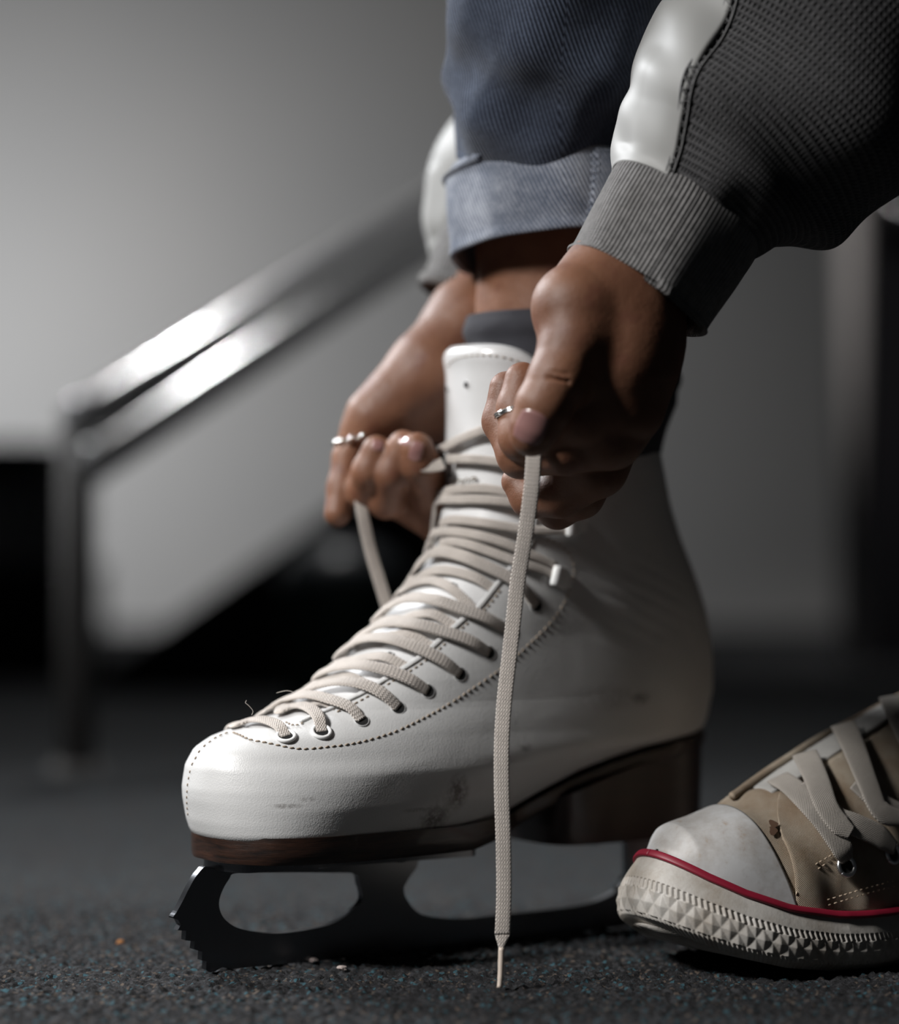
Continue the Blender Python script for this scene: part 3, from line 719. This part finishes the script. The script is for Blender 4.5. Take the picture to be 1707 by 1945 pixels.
def nail(T, cx, cy, ux, uy, L, W, lift=.0004):     # a nail plate laid on the fingertip; (ux,uy): direction to the tip
    v = []; f = []; n = 14; k_ = math.hypot(ux, uy); ux /= k_; uy /= k_
    for i in range(n+1):
        for j in range(n+1):
            a = -1+2*i/n; b = -1+2*j/n; sq = math.sqrt(1-.42*b*b); a2 = a*math.sqrt(1-.40*b*b); b2 = b*math.sqrt(1-.30*a*a*(1 if a > 0 else .7))
            x = cx+ux*a2*L/2-uy*b2*W/2; y = cy+uy*a2*L/2+ux*b2*W/2
            d_ = (px(x, y, 1)-CAM).normalized(); r = T.ray_cast(CAM, d_)
            if r[0] is None: return None
            nn = r[1] if r[1].dot(d_) < 0 else -r[1]; e = max(abs(a), abs(b))
            v.append(r[0]+nn*(lift if e < .95 else -.0002))
    for i in range(n):
        for j in range(n): q = i*(n+1)+j; f.append((q, q+1, q+n+2, q+n+1))
    o = obj('fingernail', v, f, M_nail, person)
    if f and (Vector(v[1])-Vector(v[0])).cross(Vector(v[n+1])-Vector(v[0])).dot(CAM-Vector(v[0])) < 0: o.data.flip_normals()
    return o
nail(BN, 1008, 812, -.42, 1, 68, 63); nail(BF, 717, 846, .2, -1, 22, 24); nail(BF, 768, 838, .2, -1, 18, 24); nail(BF, 790, 857, .25, -1, 40, 27)
# rings
def ring(center, axis, r, th, mat, name, wv=0, n=64):
    a = axis.normalized(); e = a.orthogonal().normalized(); g = a.cross(e); m = MB()
    P = [center+(e*math.cos(w)+g*math.sin(w))*(r+wv*math.cos(12*w))+a*(wv*math.sin(12*w)) for w in np.linspace(0, 2*math.pi, n+1)]
    v, f, u = tube(P, th, 10); m.add(v, f)
    if not wv:
        v, f, u = tube([p+a*th*2.1 for p in P], th, 10); m.add(v, f)
    return m.build(name, mat, person)
o = ring(px(983, 781, 1.1545), Vector((-.30, .1, 1)), .0102, .00055, M_silver, 'ring'); o['label'] = 'slim silver double ring'
o = ring(px(1060, 852, 1.150), Vector((1, .25, .45)), .0121, .0006, M_gold, 'ring'); o['label'] = 'thin gold ring'
o = ring(px(678, 832, 1.3015), Vector((-.32, 0, 1)), .0105, .0011, M_silver, 'ring', wv=.0012, n=160); o['label'] = 'silver chain ring'

# ------------------------------------------------------------ clothing
def loft(secs, nphi, nv_, phi0=0, phi1=2*math.pi, wr=None, off=0, phif=None):
    """secs: (cx, cy, D, half width in m, half depth in m); rings square to the spine, phi=0 faces the camera"""
    C0 = spline([px(a, b, c) for a, b, c, _, _ in secs], n=nv_); n = len(C0); v = []; u = []; f = []
    ww = np.interp(np.linspace(0, len(secs)-1, n), range(len(secs)), [s[3] for s in secs]); dd = np.interp(np.linspace(0, len(secs)-1, n), range(len(secs)), [s[4] for s in secs])
    k5 = np.ones(7)/7
    ww = np.convolve(np.pad(ww, 3, 'edge'), k5, 'valid'); dd = np.convolve(np.pad(dd, 3, 'edge'), k5, 'valid'); L = 0; wm = float(np.mean(ww))
    for i, c in enumerate(C0):
        t = (C0[min(i+1, n-1)]-C0[max(i-1, 0)]).normalized(); side = t.cross(Vector((0, -1, 0))).normalized(); fw = side.cross(t)
        if fw.y > 0: fw = -fw
        if i: L += (c-C0[i-1]).length
        a0, a1 = (phi0, phi1) if phif is None else phif(i/(n-1))
        for k in range(nphi+1):
            ph = a0+(a1-a0)*k/nphi; q = fw*math.cos(ph)*(dd[i]+off)+side*math.sin(ph)*(ww[i]+off)
            if wr: q += q.normalized()*wr(ph, i/(n-1), L)
            v.append(c+q); u.append((ph*wm, L))
    for i in range(n-1):
        for k in range(nphi): a = i*(nphi+1)+k; f.append((a, a+1, a+nphi+2, a+nphi+1))
    return v, f, u
def garment(name, mat, parent, secs, nphi, nv_, thick=.0018, **kw):
    v, f, u = loft(secs, nphi, nv_, **kw); o = obj(name, v, f, mat, parent, u)
    if kw.get('phif') is None:
        w = o.modifiers.new('w', 'WELD'); w.merge_threshold = .00003
    if thick: m = o.modifiers.new('thick', 'SOLIDIFY'); m.thickness = thick; m.offset = -1
    return o
M_waffle = knit('grey_waffle_knit', 'waffle', (.10, .098, .102)); M_rib = knit('grey_rib_knit', 'rib', (.235, .228, .225))
M_satin = NT('white_satin').set(Base_Color=(.33, .33, .32), Roughness=.55, Sheen_Weight=.3, Specular_IOR_Level=.4).m
M_denim = denim('blue_denim', (.007, .012, .028), (.085, .11, .165), 1.0); M_cuff = denim('washed_denim', (.075, .095, .14), (.37, .395, .45), 1.7)
# jeans
def wj(ph, t, L): return min(1, max(.06, (t-.17)/.25))*wj_(ph, t)
def wj_(ph, t): return .0022*math.sin(3*ph+9*t)*(1-.3*t)+.0016*math.sin(7*ph-14*t+1)+.0018*math.sin(2*ph+22*t)
jeans = garment('jeans_leg', M_denim, person, [(1062,350,1.293,.044,.044),(1061,276,1.293,.0505,.052),(1056,200,1.280,.0525,.053),(1060,120,1.272,.0532,.055),(1072,-20,1.262,.055,.058),(1090,-300,1.25,.060,.062)], 160, 14, wr=wj)
cuff_s = [(1066,488,1.287,.0528,.054),(1062,410,1.290,.0542,.056),(1061,335,1.294,.0550,.057),(1058,303,1.295,.0540,.056)]
def wc(ph, t, L): return .0010*math.sin(4*ph+3*t)+.0007*math.sin(9*ph+1)+.0012*math.exp(-((t-.03)/.05)**2)-.0022*max(0, (t-.9)/.1)**2
cuff = garment('jeans_cuff', M_cuff, person, cuff_s, 160, 14, thick=.003, wr=wc)
v, f, u = loft(cuff_s, 160, 14, off=.0008, wr=wc); CF = BVHTree.FromPolygons([Vector(p) for p in v], f)
def stitch_on(T, pts, name, parent, mat, pitch=.003, ln=.0022, r=.0003, lift=.0003):
    P = []
    for x, y in pts:
        h = T.ray_cast(CAM, (px(x, y, 1)-CAM).normalized())
        if h[0] is not None: P.append((h[0], h[1] if h[1].dot(CAM-h[0]) > 0 else -h[1]))
    Q = spline([p for p, _ in P], n=10); m = MB(); acc = 0; nn = P[len(P)//2][1]
    for i in range(1, len(Q)-1):
        acc += (Q[i]-Q[i-1]).length
        if acc > pitch:
            acc = 0; d_ = (Q[i+1]-Q[i-1]).normalized(); c = Q[i]+nn*lift
            v, f, u = tube([c-d_*ln/2-nn*r, c-d_*ln/4, c+d_*ln/4, c+d_*ln/2-nn*r], [r*.5, r, r, r*.5], 6); m.add(v, f)
    return m.build(name, mat, parent) if m.v else None
M_thr = plain('pale_thread', (.34, .37, .43), .8); M_thr2 = plain('grey_thread', (.17, .17, .17), .8)
for dx in (0, 12): stitch_on(CF, [(1122+dx,282),(1124+dx,320),(1120+dx,370),(1110+dx,425)], 'cuff_stitching', cuff, M_thr)
m = MB(); P = []
for x, y in [(1148,283),(1150,320),(1146,370),(1136,432)]:
    h = CF.ray_cast(CAM, (px(x, y, 1)-CAM).normalized()); P.append(h[0])
v, f, u = ribbon(spline(P, n=8), [Vector((.3, -1, 0)).normalized()]*25, .012, .0022); m.add(v, f, u); m.build('inseam', M_cuff, cuff)
# near sleeve: knit, satin stripe, zigzag seam, ribbed cuff
S = [(1294,408,1.164,.0355,.0345),(1352,330,1.168,.0510,.046),(1412,262,1.172,.0605,.056),(1500,170,1.180,.0700,.064),(1600,60,1.190,.078,.070),(1720,-70,1.20,.084,.075),(1900,-260,1.22,.09,.08)]
def seamphi(t): return float(np.interp(t, [0, .08, .22, .4, .6, 1], [-.47, -.50, -.62, -.78, -.92, -1.1]))
SG = 1
def wsl(ph, t, L):
    g = math.exp(-((t-.05)/.07)**2)*min(1, t*30)
    return .0012*math.sin(5*ph+2)*g+.0035*math.sin(2*ph+14*t)*min(1, t*5)+.0025*math.sin(3*ph-20*t+2)*min(1, t*4)+.0007*math.sin(9*ph+9*t)*g
def wsat(ph, t, L): return .0011*math.sin(3.2*ph+16*t)+.0007*math.sin(6*ph-23*t+1)-.0016*abs(math.sin(2.2*ph+11*t+.6))**6+.0008*math.sin(46*t+ph*3)*math.exp(-((ph+1.3)/.8)**2)
# orientation test: which sign of phi is the upper-left edge
v, f, u = loft(S, 8, 4); s_mid = Vector(v[9*8+2]); 
SG = 1 if s_mid.x < px(*S[2][:3]).x else -1
sleeve = garment('sleeve', M_waffle, person, S, 190, 26, wr=wsl, phif=lambda t: (SG*-seamphi(t), SG*-seamphi(t)-SG*(2*math.pi-1.75)))
satin = garment('satin_stripe', M_satin, person, S, 60, 26, wr=lambda a, b, c: wsl(a, b, c)*max(.1, 1-(abs(a)-.5)*1.6)+wsat(SG*-a, b, c)*min(1, b*15)-.0004, phif=lambda t: (SG*-seamphi(t)-SG*.06, SG*-seamphi(t)+SG*1.77))
cs = [(1208,554,1.155,.0345,.0330),(1225,528,1.156,.0352,.034),(1262,468,1.160,.0372,.036),(1296,412,1.164,.0378,.037),(1315,378,1.166,.036,.034)]
def wcf(ph, t, L): return .0008*math.sin(6*ph+3*t)+.0012*math.exp(-((t-.03)/.05)**2)
cuffn = garment('sleeve_cuff', M_rib, person, cs, 200, 12, thick=.0028, wr=wcf)
# zigzag seam thread
v, f, u = loft(S, 1, 26, wr=wsl, phif=lambda t: (SG*-seamphi(t)-SG*.12, SG*-seamphi(t)+SG*.01)); m = MB(); n = len(v)//2
A = [Vector(v[2*i]) for i in range(n)]; Bq = [Vector(v[2*i+1]) for i in range(n)]
As = spline(A[::2], n=5); Bs = spline(Bq[::2], n=5)
zz = []; acc = 0; side = 0
for i in range(1, min(len(As), len(Bs))):
    acc += (As[i]-As[i-1]).length
    if acc > .0024:
        acc = 0; side ^= 1; a, b = As[i], Bs[i]; p = a.lerp(b, .25 if side else .85); zz.append(p+(CAM-p).normalized()*.0012)
if len(zz) > 2: vv, ff, uu = tube(zz, .00042, 6); m.add(vv, ff)
for k in (.18, .92):
    vv, ff, uu = tube([a.lerp(b, k)+(CAM-a).normalized()*.0009 for a, b in zip(As, Bs)], .0005, 6); m.add(vv, ff)
m.build('zigzag_seam', M_thr2, sleeve)
# far sleeve and cuff
FS = [(934,470,1.375,.0290,.029),(926,400,1.385,.0340,.034),(962,325,1.40,.035,.035),(1060,230,1.43,.038,.038),(1100,60,1.47,.055,.05),(1200,-150,1.5,.06,.055)]
v, f, u = loft(FS, 8, 4)
garment('sleeve', M_waffle, person, FS, 100, 14, wr=wsl, phif=lambda t: (.55*SG, .55*SG-SG*(2*math.pi-1.4)))
garment('satin_stripe', M_satin, person, FS, 50, 14, wr=lambda a, b, c: wsl(a, b, c)*.4+wsat(a, b, c)*.9, phif=lambda t: (.54*SG, .54*SG+SG*1.42))
garment('sleeve_cuff', M_rib, person, [(897,568,1.350,.0275,.027),(905,545,1.352,.0285,.028),(925,500,1.366,.0295,.029),(940,460,1.376,.029,.028)], 120, 10, thick=.003, wr=wcf)
# sock
M_sock = cloth('grey_sock', (.034, .034, .042), .0012, .7)
def wsk(ph, t, L): return .0020*math.exp(-((t-.90)/.07)**2)+.0026*math.exp(-((t-.55-.05*math.sin(ph))/.07)**2)+.0010*math.sin(5*ph+9*t)*(1-t)
def elip(zr): pass
v = []; f = []; u = []; zs = np.linspace(.236, .3025, 60); K = 120
for i, z in enumerate(zs):
    tt = i/59; c = px(1083+10*(1-tt), 972, 1.30)
    for k in range(K+1):
        a = 2*math.pi*k/K; r = (1+wsk(a, tt, 0)/.048)*(1 if z > .262 else .80+.20*max(0, (z-.235)/.027)); p = fd*(math.cos(a)*.0515*r)+md*(math.sin(a)*.0440*r)
        v.append((c.x+p.x, c.y+p.y, z-.002*math.cos(a+.8)*tt)); u.append((a*.048, z))
for i in range(59):
    for k in range(K): a = i*(K+1)+k; f.append((a, a+1, a+K+2, a+K+1))
o = obj('sock', v, f, M_sock, person, u); m = o.modifiers.new('thick', 'SOLIDIFY'); m.thickness = .002; m.offset = -1

# ------------------------------------------------------------ the canvas sneaker
YS = math.radians(33); sfd = Vector((math.cos(YS), math.sin(YS), 0)); smd = Vector((math.sin(YS), -math.cos(YS), 0))
SO = Vector((px(1200, 0, 1.178).x, 1.178-1.19, 0))
def V3(s, t, z): return SO+sfd*s+smd*t+Vector((0, 0, z))
sn = empty('sneaker', V3(.14, 0, 0), 'scuffed white canvas sneaker with red stripe and grimy rubber toe cap', 'sneaker')
LEN = .285
def sw(s):                                          # half width of the sole in plan
    if s < .07: return .0465*max(0, 1-min(1, (.07-max(s, 0))/.066)**2.05)**.49
    return float(np.interp(s, [.07, .10, .14, .19, .24, .27, .282, .285], [.0465, .0480, .0430, .0370, .0350, .029, .014, 0]))
def sc0(s): return float(np.interp(s, [0, .05, .10, .2, .285], [-.002, 0, .001, -.002, 0]))
def zb(s): return float(np.interp(s, [0, .01, .02, .035, .055, .08, .11, .29], [.0250, .0195, .0150, .0095, .0045, .0012, .0, .0]))
def ft(s): return float(np.interp(s, [0, .01, .03, .06, .09, .29], [.0310, .0310, .0290, .0262, .0250, .0260]))
def inset(s): return .0075*max(0, 1-s/.085)**.8
def plan():                                         # closed outline with even spacing
    S_ = [.004+(LEN-.004)/2*(1-math.cos(math.pi*k/400)) for k in range(401)]
    up = [Vector((s, sc0(s)+sw(s), 0)) for s in S_]; dn = [Vector((s, sc0(s)-sw(s), 0)) for s in S_][::-1]
    L = up+dn[1:-1]
    for _ in range(6): L = [(L[i-1]+L[i]*2+L[(i+1) % len(L)])/4 for i in range(len(L))]
    out = []; tot = sum((L[i]-L[i-1]).length for i in range(len(L))); n = 1500; step = tot/n; acc = 0; L2 = L+[L[0]]; i = 0; cur = L2[0]
    while len(out) < n and i < len(L2)-1:
        out.append(cur.copy()); need = step
        while i < len(L2)-1 and (L2[i+1]-cur).length < need: need -= (L2[i+1]-cur).length; cur = L2[i+1]; i += 1
        if i < len(L2)-1: cur = cur+(L2[i+1]-cur).normalized()*need
    return out, tot
PL, TOT = plan(); nP = len(PL)
def outn(i):
    d_ = (PL[(i+3) % nP]-PL[i-3]).normalized(); n = Vector((d_.y, -d_.x, 0))
    if n.dot(PL[i]-Vector((.14, 0, 0))) < 0: n = -n
    return n
NP_ = [outn(i) for i in range(nP)]
if sum(NP_[i].dot(PL[i]-Vector((.14, 0, 0))) < 0 for i in range(nP)) > nP/2: NP_ = [-n for n in NP_]
rows = 74; v = []; u = []
for j in range(rows+1):
    h = j/rows
    for i in range(nP):
        p, n = PL[i], NP_[i]; s = max(0, min(LEN, p.x)); z0_, H = zb(s), ft(s); L = TOT*i/nP
        prof = .0035*math.sin(math.pi*min(1, h*1.05))-.0045*max(0, .14-h)/.14-.0010-inset(s)*h**2
        if h < .20: rel = .0004*math.sin(2*math.pi*(L/.0022+h*5))
        elif h < .56:
            a = (L/.0076+(h-.20)*2/.36*.5) % 1; b = (L/.0076-(h-.20)*2/.36*.5) % 1
            rel = .0012*min(1-abs(2*a-1), 1-abs(2*b-1))-.0002
        elif h < .68: rel = .00055*math.sin(2*math.pi*(L/.0027)+(h-.6)*14)
        else: rel = .0004
        q = p+n*(prof+rel); z = z0_+H*h
        v.append(V3(q.x, q.y, z)); u.append((L, h*H))
f = [(j*nP+i, j*nP+(i+1) % nP, (j+1)*nP+(i+1) % nP, (j+1)*nP+i) for j in range(rows) for i in range(nP)]
nb = len(v)
for i in range(nP): v.append(V3(PL[i].x, PL[i].y*.0+sc0(PL[i].x), zb(max(0, PL[i].x)))); u.append((0, 0))
f += [(i, nb+i, nb+(i+1) % nP, (i+1) % nP) for i in range(nP)]
for i in range(nP): p = PL[i]-NP_[i]*(.006+inset(max(0, PL[i].x))); v.append(V3(p.x, p.y, zb(max(0, p.x))+ft(max(0, p.x))+.0008)); u.append((0, 0))
f += [(rows*nP+i, rows*nP+(i+1) % nP, nb+nP+(i+1) % nP, nb+nP+i) for i in range(nP)]
t = NT('aged_rubber'); o_ = t.obj(); 
t.set(Base_Color=t.mix(t.ramp(t.noise(40, o_, 5, .7), .40, .75), (.42, .40, .37), (.25, .21, .165)), Roughness=.55); t.bump(t.noise(500, o_, 3), .0003, .4)
M_rub = t.m
obj('rubber_sole', v, f, M_rub, sn, u)
# red line
def fox(i, dz=0, dn=0.0):
    p = PL[i % nP]+NP_[i % nP]*(dn-inset(max(0, PL[i % nP].x))); s = max(0, min(LEN, PL[i % nP].x)); return V3(p.x, p.y, zb(s)+ft(s)+dz)
m = MB(); Q = [fox(i, .0006, -.0004) for i in range(0, nP, 3)]; 
v, f, u = ribbon(Q+[Q[0]], [((V3(*(NP_[(3*i) % nP].x, NP_[(3*i) % nP].y, 0))-SO)*.72+Vector((0, 0, .7))).normalized() for i in range(len(Q)+1)], .0036, .0022)
m.add(v, f, u); m.build('red_stripe', plain('red_rubber', (.20, .006, .022), .5), sn)
# upper
INP = [PL[i]-NP_[i]*(inset(max(0, PL[i].x))+.0052) for i in range(nP)]
_a = sorted((p.x, p.y) for p in INP if p.y > sc0(p.x)); _b = sorted((p.x, p.y) for p in INP if p.y <= sc0(p.x))
AX, AY = [p[0] for p in _a], [p[1] for p in _a]; BX, BY = [p[0] for p in _b], [p[1] for p in _b]; SMIN = max(AX[0], BX[0])
def hgt(s): return float(np.interp(s, [0, SMIN, SMIN+.004, .025, .045, .06, .085, .115, .150, .175, .20, .285], [.050, .0550, .0590, .0655, .0712, .0745, .0850, .0985, .1135, .122, .120, .110]))
def upper_pt(s, a, off=0.0):                        # a: -pi/2..pi/2 from far to near edge over the ridge
    s = max(s, SMIN); w = (float(np.interp(s, AX, AY))-sc0(s) if a > 0 else sc0(s)-float(np.interp(s, BX, BY))); w = max(.0002, w)+off; s_o = max(0, s-.0127*max(0, 1-s/.07)); z0_ = zb(s_o)+ft(s_o)-.001; c, q = math.cos(a), math.sin(a); n_ = float(np.interp(s, [0, .06, .12, .2], [2.0, 2.1, 2.0, 2.3]))
    rise = hgt(s)-z0_+off
    return V3(s-off*max(0, 1-(s-SMIN)/.01), sc0(s)+w*math.copysign(abs(q)**(2/n_), q), z0_+rise*abs(c)**(2/n_))
def patch(name, mat, s0, s1, a0, a1, ns, na, off=0, warp=None, thick=0, hole_=False, relief=None):
    v = []; f = []; u = []
    for i in range(ns+1):
        for k in range(na+1):
            s = s0+(s1-s0)*i/ns; a = a0+(a1-a0)*k/na
            if warp: s, a = warp(i/ns, k/na)
            p = upper_pt(s, a, off+(relief(s, a) if relief else 0)); v.append(p); u.append((s, a*.05))
    for i in range(ns):
        for k in range(na): q = i*(na+1)+k; f.append((q, q+1, q+na+2, q+na+1))
    o = obj(name, v, f, mat, sn, u)
    if thick: m = o.modifiers.new('thick', 'SOLIDIFY'); m.thickness = thick; m.offset = -1
    return o
hp2 = math.pi/2
t = NT('stained_canvas'); s_x = t.n('ShaderNodeSeparateXYZ', {0: t.uv()}); k = 2*math.pi/.00085
wv = t.math('MULTIPLY', t.math('SINE', t.math('MULTIPLY', s_x.outputs[0], k)), t.math('SINE', t.math('MULTIPLY', s_x.outputs[1], k)))
c = t.mix(t.ramp(t.noise(28, t.obj(), 4, .65), .38, .70), (.37, .315, .245), (.22, .145, .085))
t.set(Base_Color=c, Roughness=.9); b_ = t.bump(wv, .00025, .8); t.bump(t.noise(45, t.obj(), 3), .003, .5, b_); M_canvas = t.m
t = NT('scuffed_rubber'); c = t.mix(t.ramp(t.noise(30, t.obj(), 5, .7), .42, .72), (.44, .44, .44), (.27, .24, .21))
c = t.mix(t.ramp(t.noise(120, t.obj(), 4, .8), .60, .75), c, (.30, .24, .19)); t.set(Base_Color=c, Roughness=.5); t.bump(t.noise(60, t.obj(), 3), .0006, .5); M_cap = t.m
def dent(s, a): return .0010*math.sin(s*120+a*2)*math.sin(a*3+1) + .0012*math.sin(s*210-a*5)*math.exp(-((s-.06)/.05)**2)
patch('canvas_upper', M_canvas, .046, .205, -hp2, hp2, 120, 90, relief=dent, off=-.0006)
patch('toe_cap', M_cap, 0, 0, 0, 0, 50, 70, off=.0012, thick=.0015,
      warp=lambda i, k: (SMIN+(i**1.6)*(.0515+.012*(abs(2*k-1))**2-SMIN), -hp2+math.pi*k), relief=lambda s, a: .0007*math.sin(s*130+a*3)*min(1, (s-SMIN)/.012))
# heel part behind the ankle opening
patch('heel_upper', M_canvas, .20, .2835, -hp2, -.35, 40, 30, thick=.002)
patch('heel_upper', M_canvas, .20, .2835, .35, hp2, 40, 30, thick=.002)
M_ct = cloth('tongue_canvas', (.40, .39, .37), .0009, .8)
patch('tongue', M_ct, .072, .2, -.24, .24, 60, 20, off=.0012, thick=.002)
# side facing with its rounded front corner
def wf(i, k):
    s = .062+i*.14; lo = .30+.02*i; top = lo+.55*max(0, 1-i/.10)**2
    return s, top+(hp2-.02-top)*k
patch('eyelet_facing', M_canvas, 0, 0, 0, 0, 90, 40, off=.0012, thick=.0016, warp=wf, relief=dent)
patch('eyelet_facing', M_canvas, 0, 0, 0, 0, 60, 30, off=.0012, thick=.0016, warp=lambda i, k: (wf(i, k)[0], -wf(i, k)[1]), relief=dent)
sv = []; sf_ = []
for i in range(101):
    for k in range(81): sv.append(upper_pt(.002+.2*i/100, -hp2+math.pi*k/80, .0013))
for i in range(100):
    for k in range(80): q = i*81+k; sf_.append((q, q+1, q+82, q+81))
SB = BVHTree.FromPolygons(sv, sf_)
def sh(x, y): 
    r = SB.ray_cast(CAM, (px(x, y, 1)-CAM).normalized())
    if r[0] is None: return None, None
    return r[0], (r[1] if r[1].dot(CAM-r[0]) > 0 else -r[1])
for L_ in ([(1508,1708),(1520,1672),(1540,1648),(1565,1632),(1585,1620)], [(1517,1704),(1527,1678),(1546,1656),(1568,1640)],
           [(1560,1712),(1600,1700),(1650,1685),(1700,1672)], [(1562,1722),(1602,1710),(1652,1695),(1702,1682)]):
    stitch_on(SB, L_, 'canvas_stitching', sn, plain('tan_cotton', (.42, .33, .24), .8), pitch=.0024, ln=.0017, r=.00035, lift=.0006)
# brown stain drop on the vamp
p, n = sh(1468, 1572)
if p is not None:
    m = MB(); a = n.orthogonal().normalized(); b = n.cross(a); v = [p+n*.0004]
    for k in range(24):
        w = 2*math.pi*k/24; r = .0028+.0016*math.sin(2*w+.6)+.0006*math.sin(5*w); q = p+(a*math.cos(w)+b*math.sin(w))*r; loc = SB.find_nearest(q)[0]; v.append(loc+n*.0003)
    m.add(v, [(0, 1+k, 1+(k+1) % 24) for k in range(24)]); m.build('mud_spot', plain('dry_mud', (.07, .035, .018), .9), sn)
# eyelets
M_al = plain('aluminium', (.75, .76, .77), .3, 1)
for x, y in ((1605,1646),(1692,1622)):
    p, n = sh(x, y); a = n.orthogonal().normalized(); b = n.cross(a); m = MB()
    v, f, u = tube([p+n*.0010+(a*math.cos(w)+b*math.sin(w))*.0042 for w in np.linspace(0, 2*math.pi, 33)], .0011, 10); m.add(v, f); e = m.build('eyelet', M_al, sn)
    m = MB(); disc(m, p, n, .0038, .0012); m.build('eyelet_hole_shade', M_hole, e)  # black disc in place of the shaded eyelet opening
# ridge piping along the far throat edge
m = MB(); P = [px(*q) for q in [(1392,1530,1.212),(1405,1522,1.215),(1430,1500,1.222),(1475,1490,1.232),(1510,1470,1.238),(1560,1434,1.25),(1620,1392,1.268),(1680,1352,1.285),(1760,1300,1.30)]]
P = [SB.find_nearest(q)[0]+Vector((0, 0, .0016)) for q in P[:6]]+[SB.find_nearest(q)[0]+Vector((0, 0, .0016)) for q in P[6:]]
v, f, u = tube(spline(P, n=8), .0020, 10); m.add(v, f, u); m.build('throat_piping', M_canvas, sn)
# laces
M_sl = cloth('cotton_lace', (.34, .31, .275), .0011, .75)
SL = MB()
def sseg(pts, w=.0120, lift=.003, first=None):
    P = []; N = []
    for i, (x, y) in enumerate(pts):
        p, n = sh(x, y)
        if p is None: continue
        l = lift if not hasattr(lift, '__len__') else lift[i]; P.append(p+n*l); N.append(n)
    if len(P) < 3: return
    Q = spline(P, n=10); NN = []
    for i in range(len(P)-1):
        for j in range(10): NN.append(N[i].lerp(N[i+1], j/10).normalized())
    NN.append(N[-1]); NS = [sum((NN[max(0, min(len(NN)-1, i+k))] for k in range(-8, 9)), Vector()).normalized() for i in range(len(NN))]
    SL.add(*ribbon(Q, NS, [w*(1 if i > 8 else .6+.05*i) for i in range(len(Q))], .0017))
sseg([(1604,1636),(1590,1612),(1560,1568),(1535,1540),(1505,1505),(1478,1484)], lift=[.002, .0035, .004, .004, .003, .002])
sseg([(1606,1588),(1582,1570),(1562,1540),(1550,1500),(1540,1470),(1532,1448)], lift=.0048)
sseg([(1690,1612),(1660,1590),(1620,1572),(1588,1560),(1560,1535),(1520,1500)], lift=.0030)
sseg([(1700,1560),(1660,1545),(1640,1500),(1625,1455),(1612,1415),(1605,1392)], lift=.0045)
sseg([(1740,1590),(1715,1560),(1680,1540),(1650,1518),(1620,1490)], lift=.003)
sseg([(1760,1500),(1735,1450),(1712,1400),(1700,1360),(1695,1340)], lift=.0045)
SL.build('lace', M_sl, sn)
# ------------------------------------------------------------ crumbs on the carpet
def crumb(x, y, r, col, label):
    D = CAM.z*F/(y-972.5); c = px(x, y, D); c.z = r*.5; bm = bmesh.new(); bmesh.ops.create_icosphere(bm, subdivisions=2, radius=r)
    for v in bm.verts: v.co = Vector((v.co.x*random.uniform(.9, 1.3), v.co.y, v.co.z*.6))*random.uniform(.8, 1.15)
    me = bpy.data.meshes.new('crumb'); bm.to_mesh(me); bm.free(); me.materials.append(plain('crumb_'+label.split()[0], col, .8)); o = bpy.data.objects.new('crumb', me)
    C.objects.link(o); o.location = c; tag(o, label, 'crumb')
crumb(229, 1793, .0018, (.30, .12, .03), 'orange crumb on the dark carpet left of the skate blade')
crumb(650, 1843, .0022, (.30, .25, .23), 'pale chip on the carpet under the middle of the skate blade')
crumb(596, 1828, .0020, (.17, .14, .13), 'dim grey chip beside the pale one beneath the skate blade')
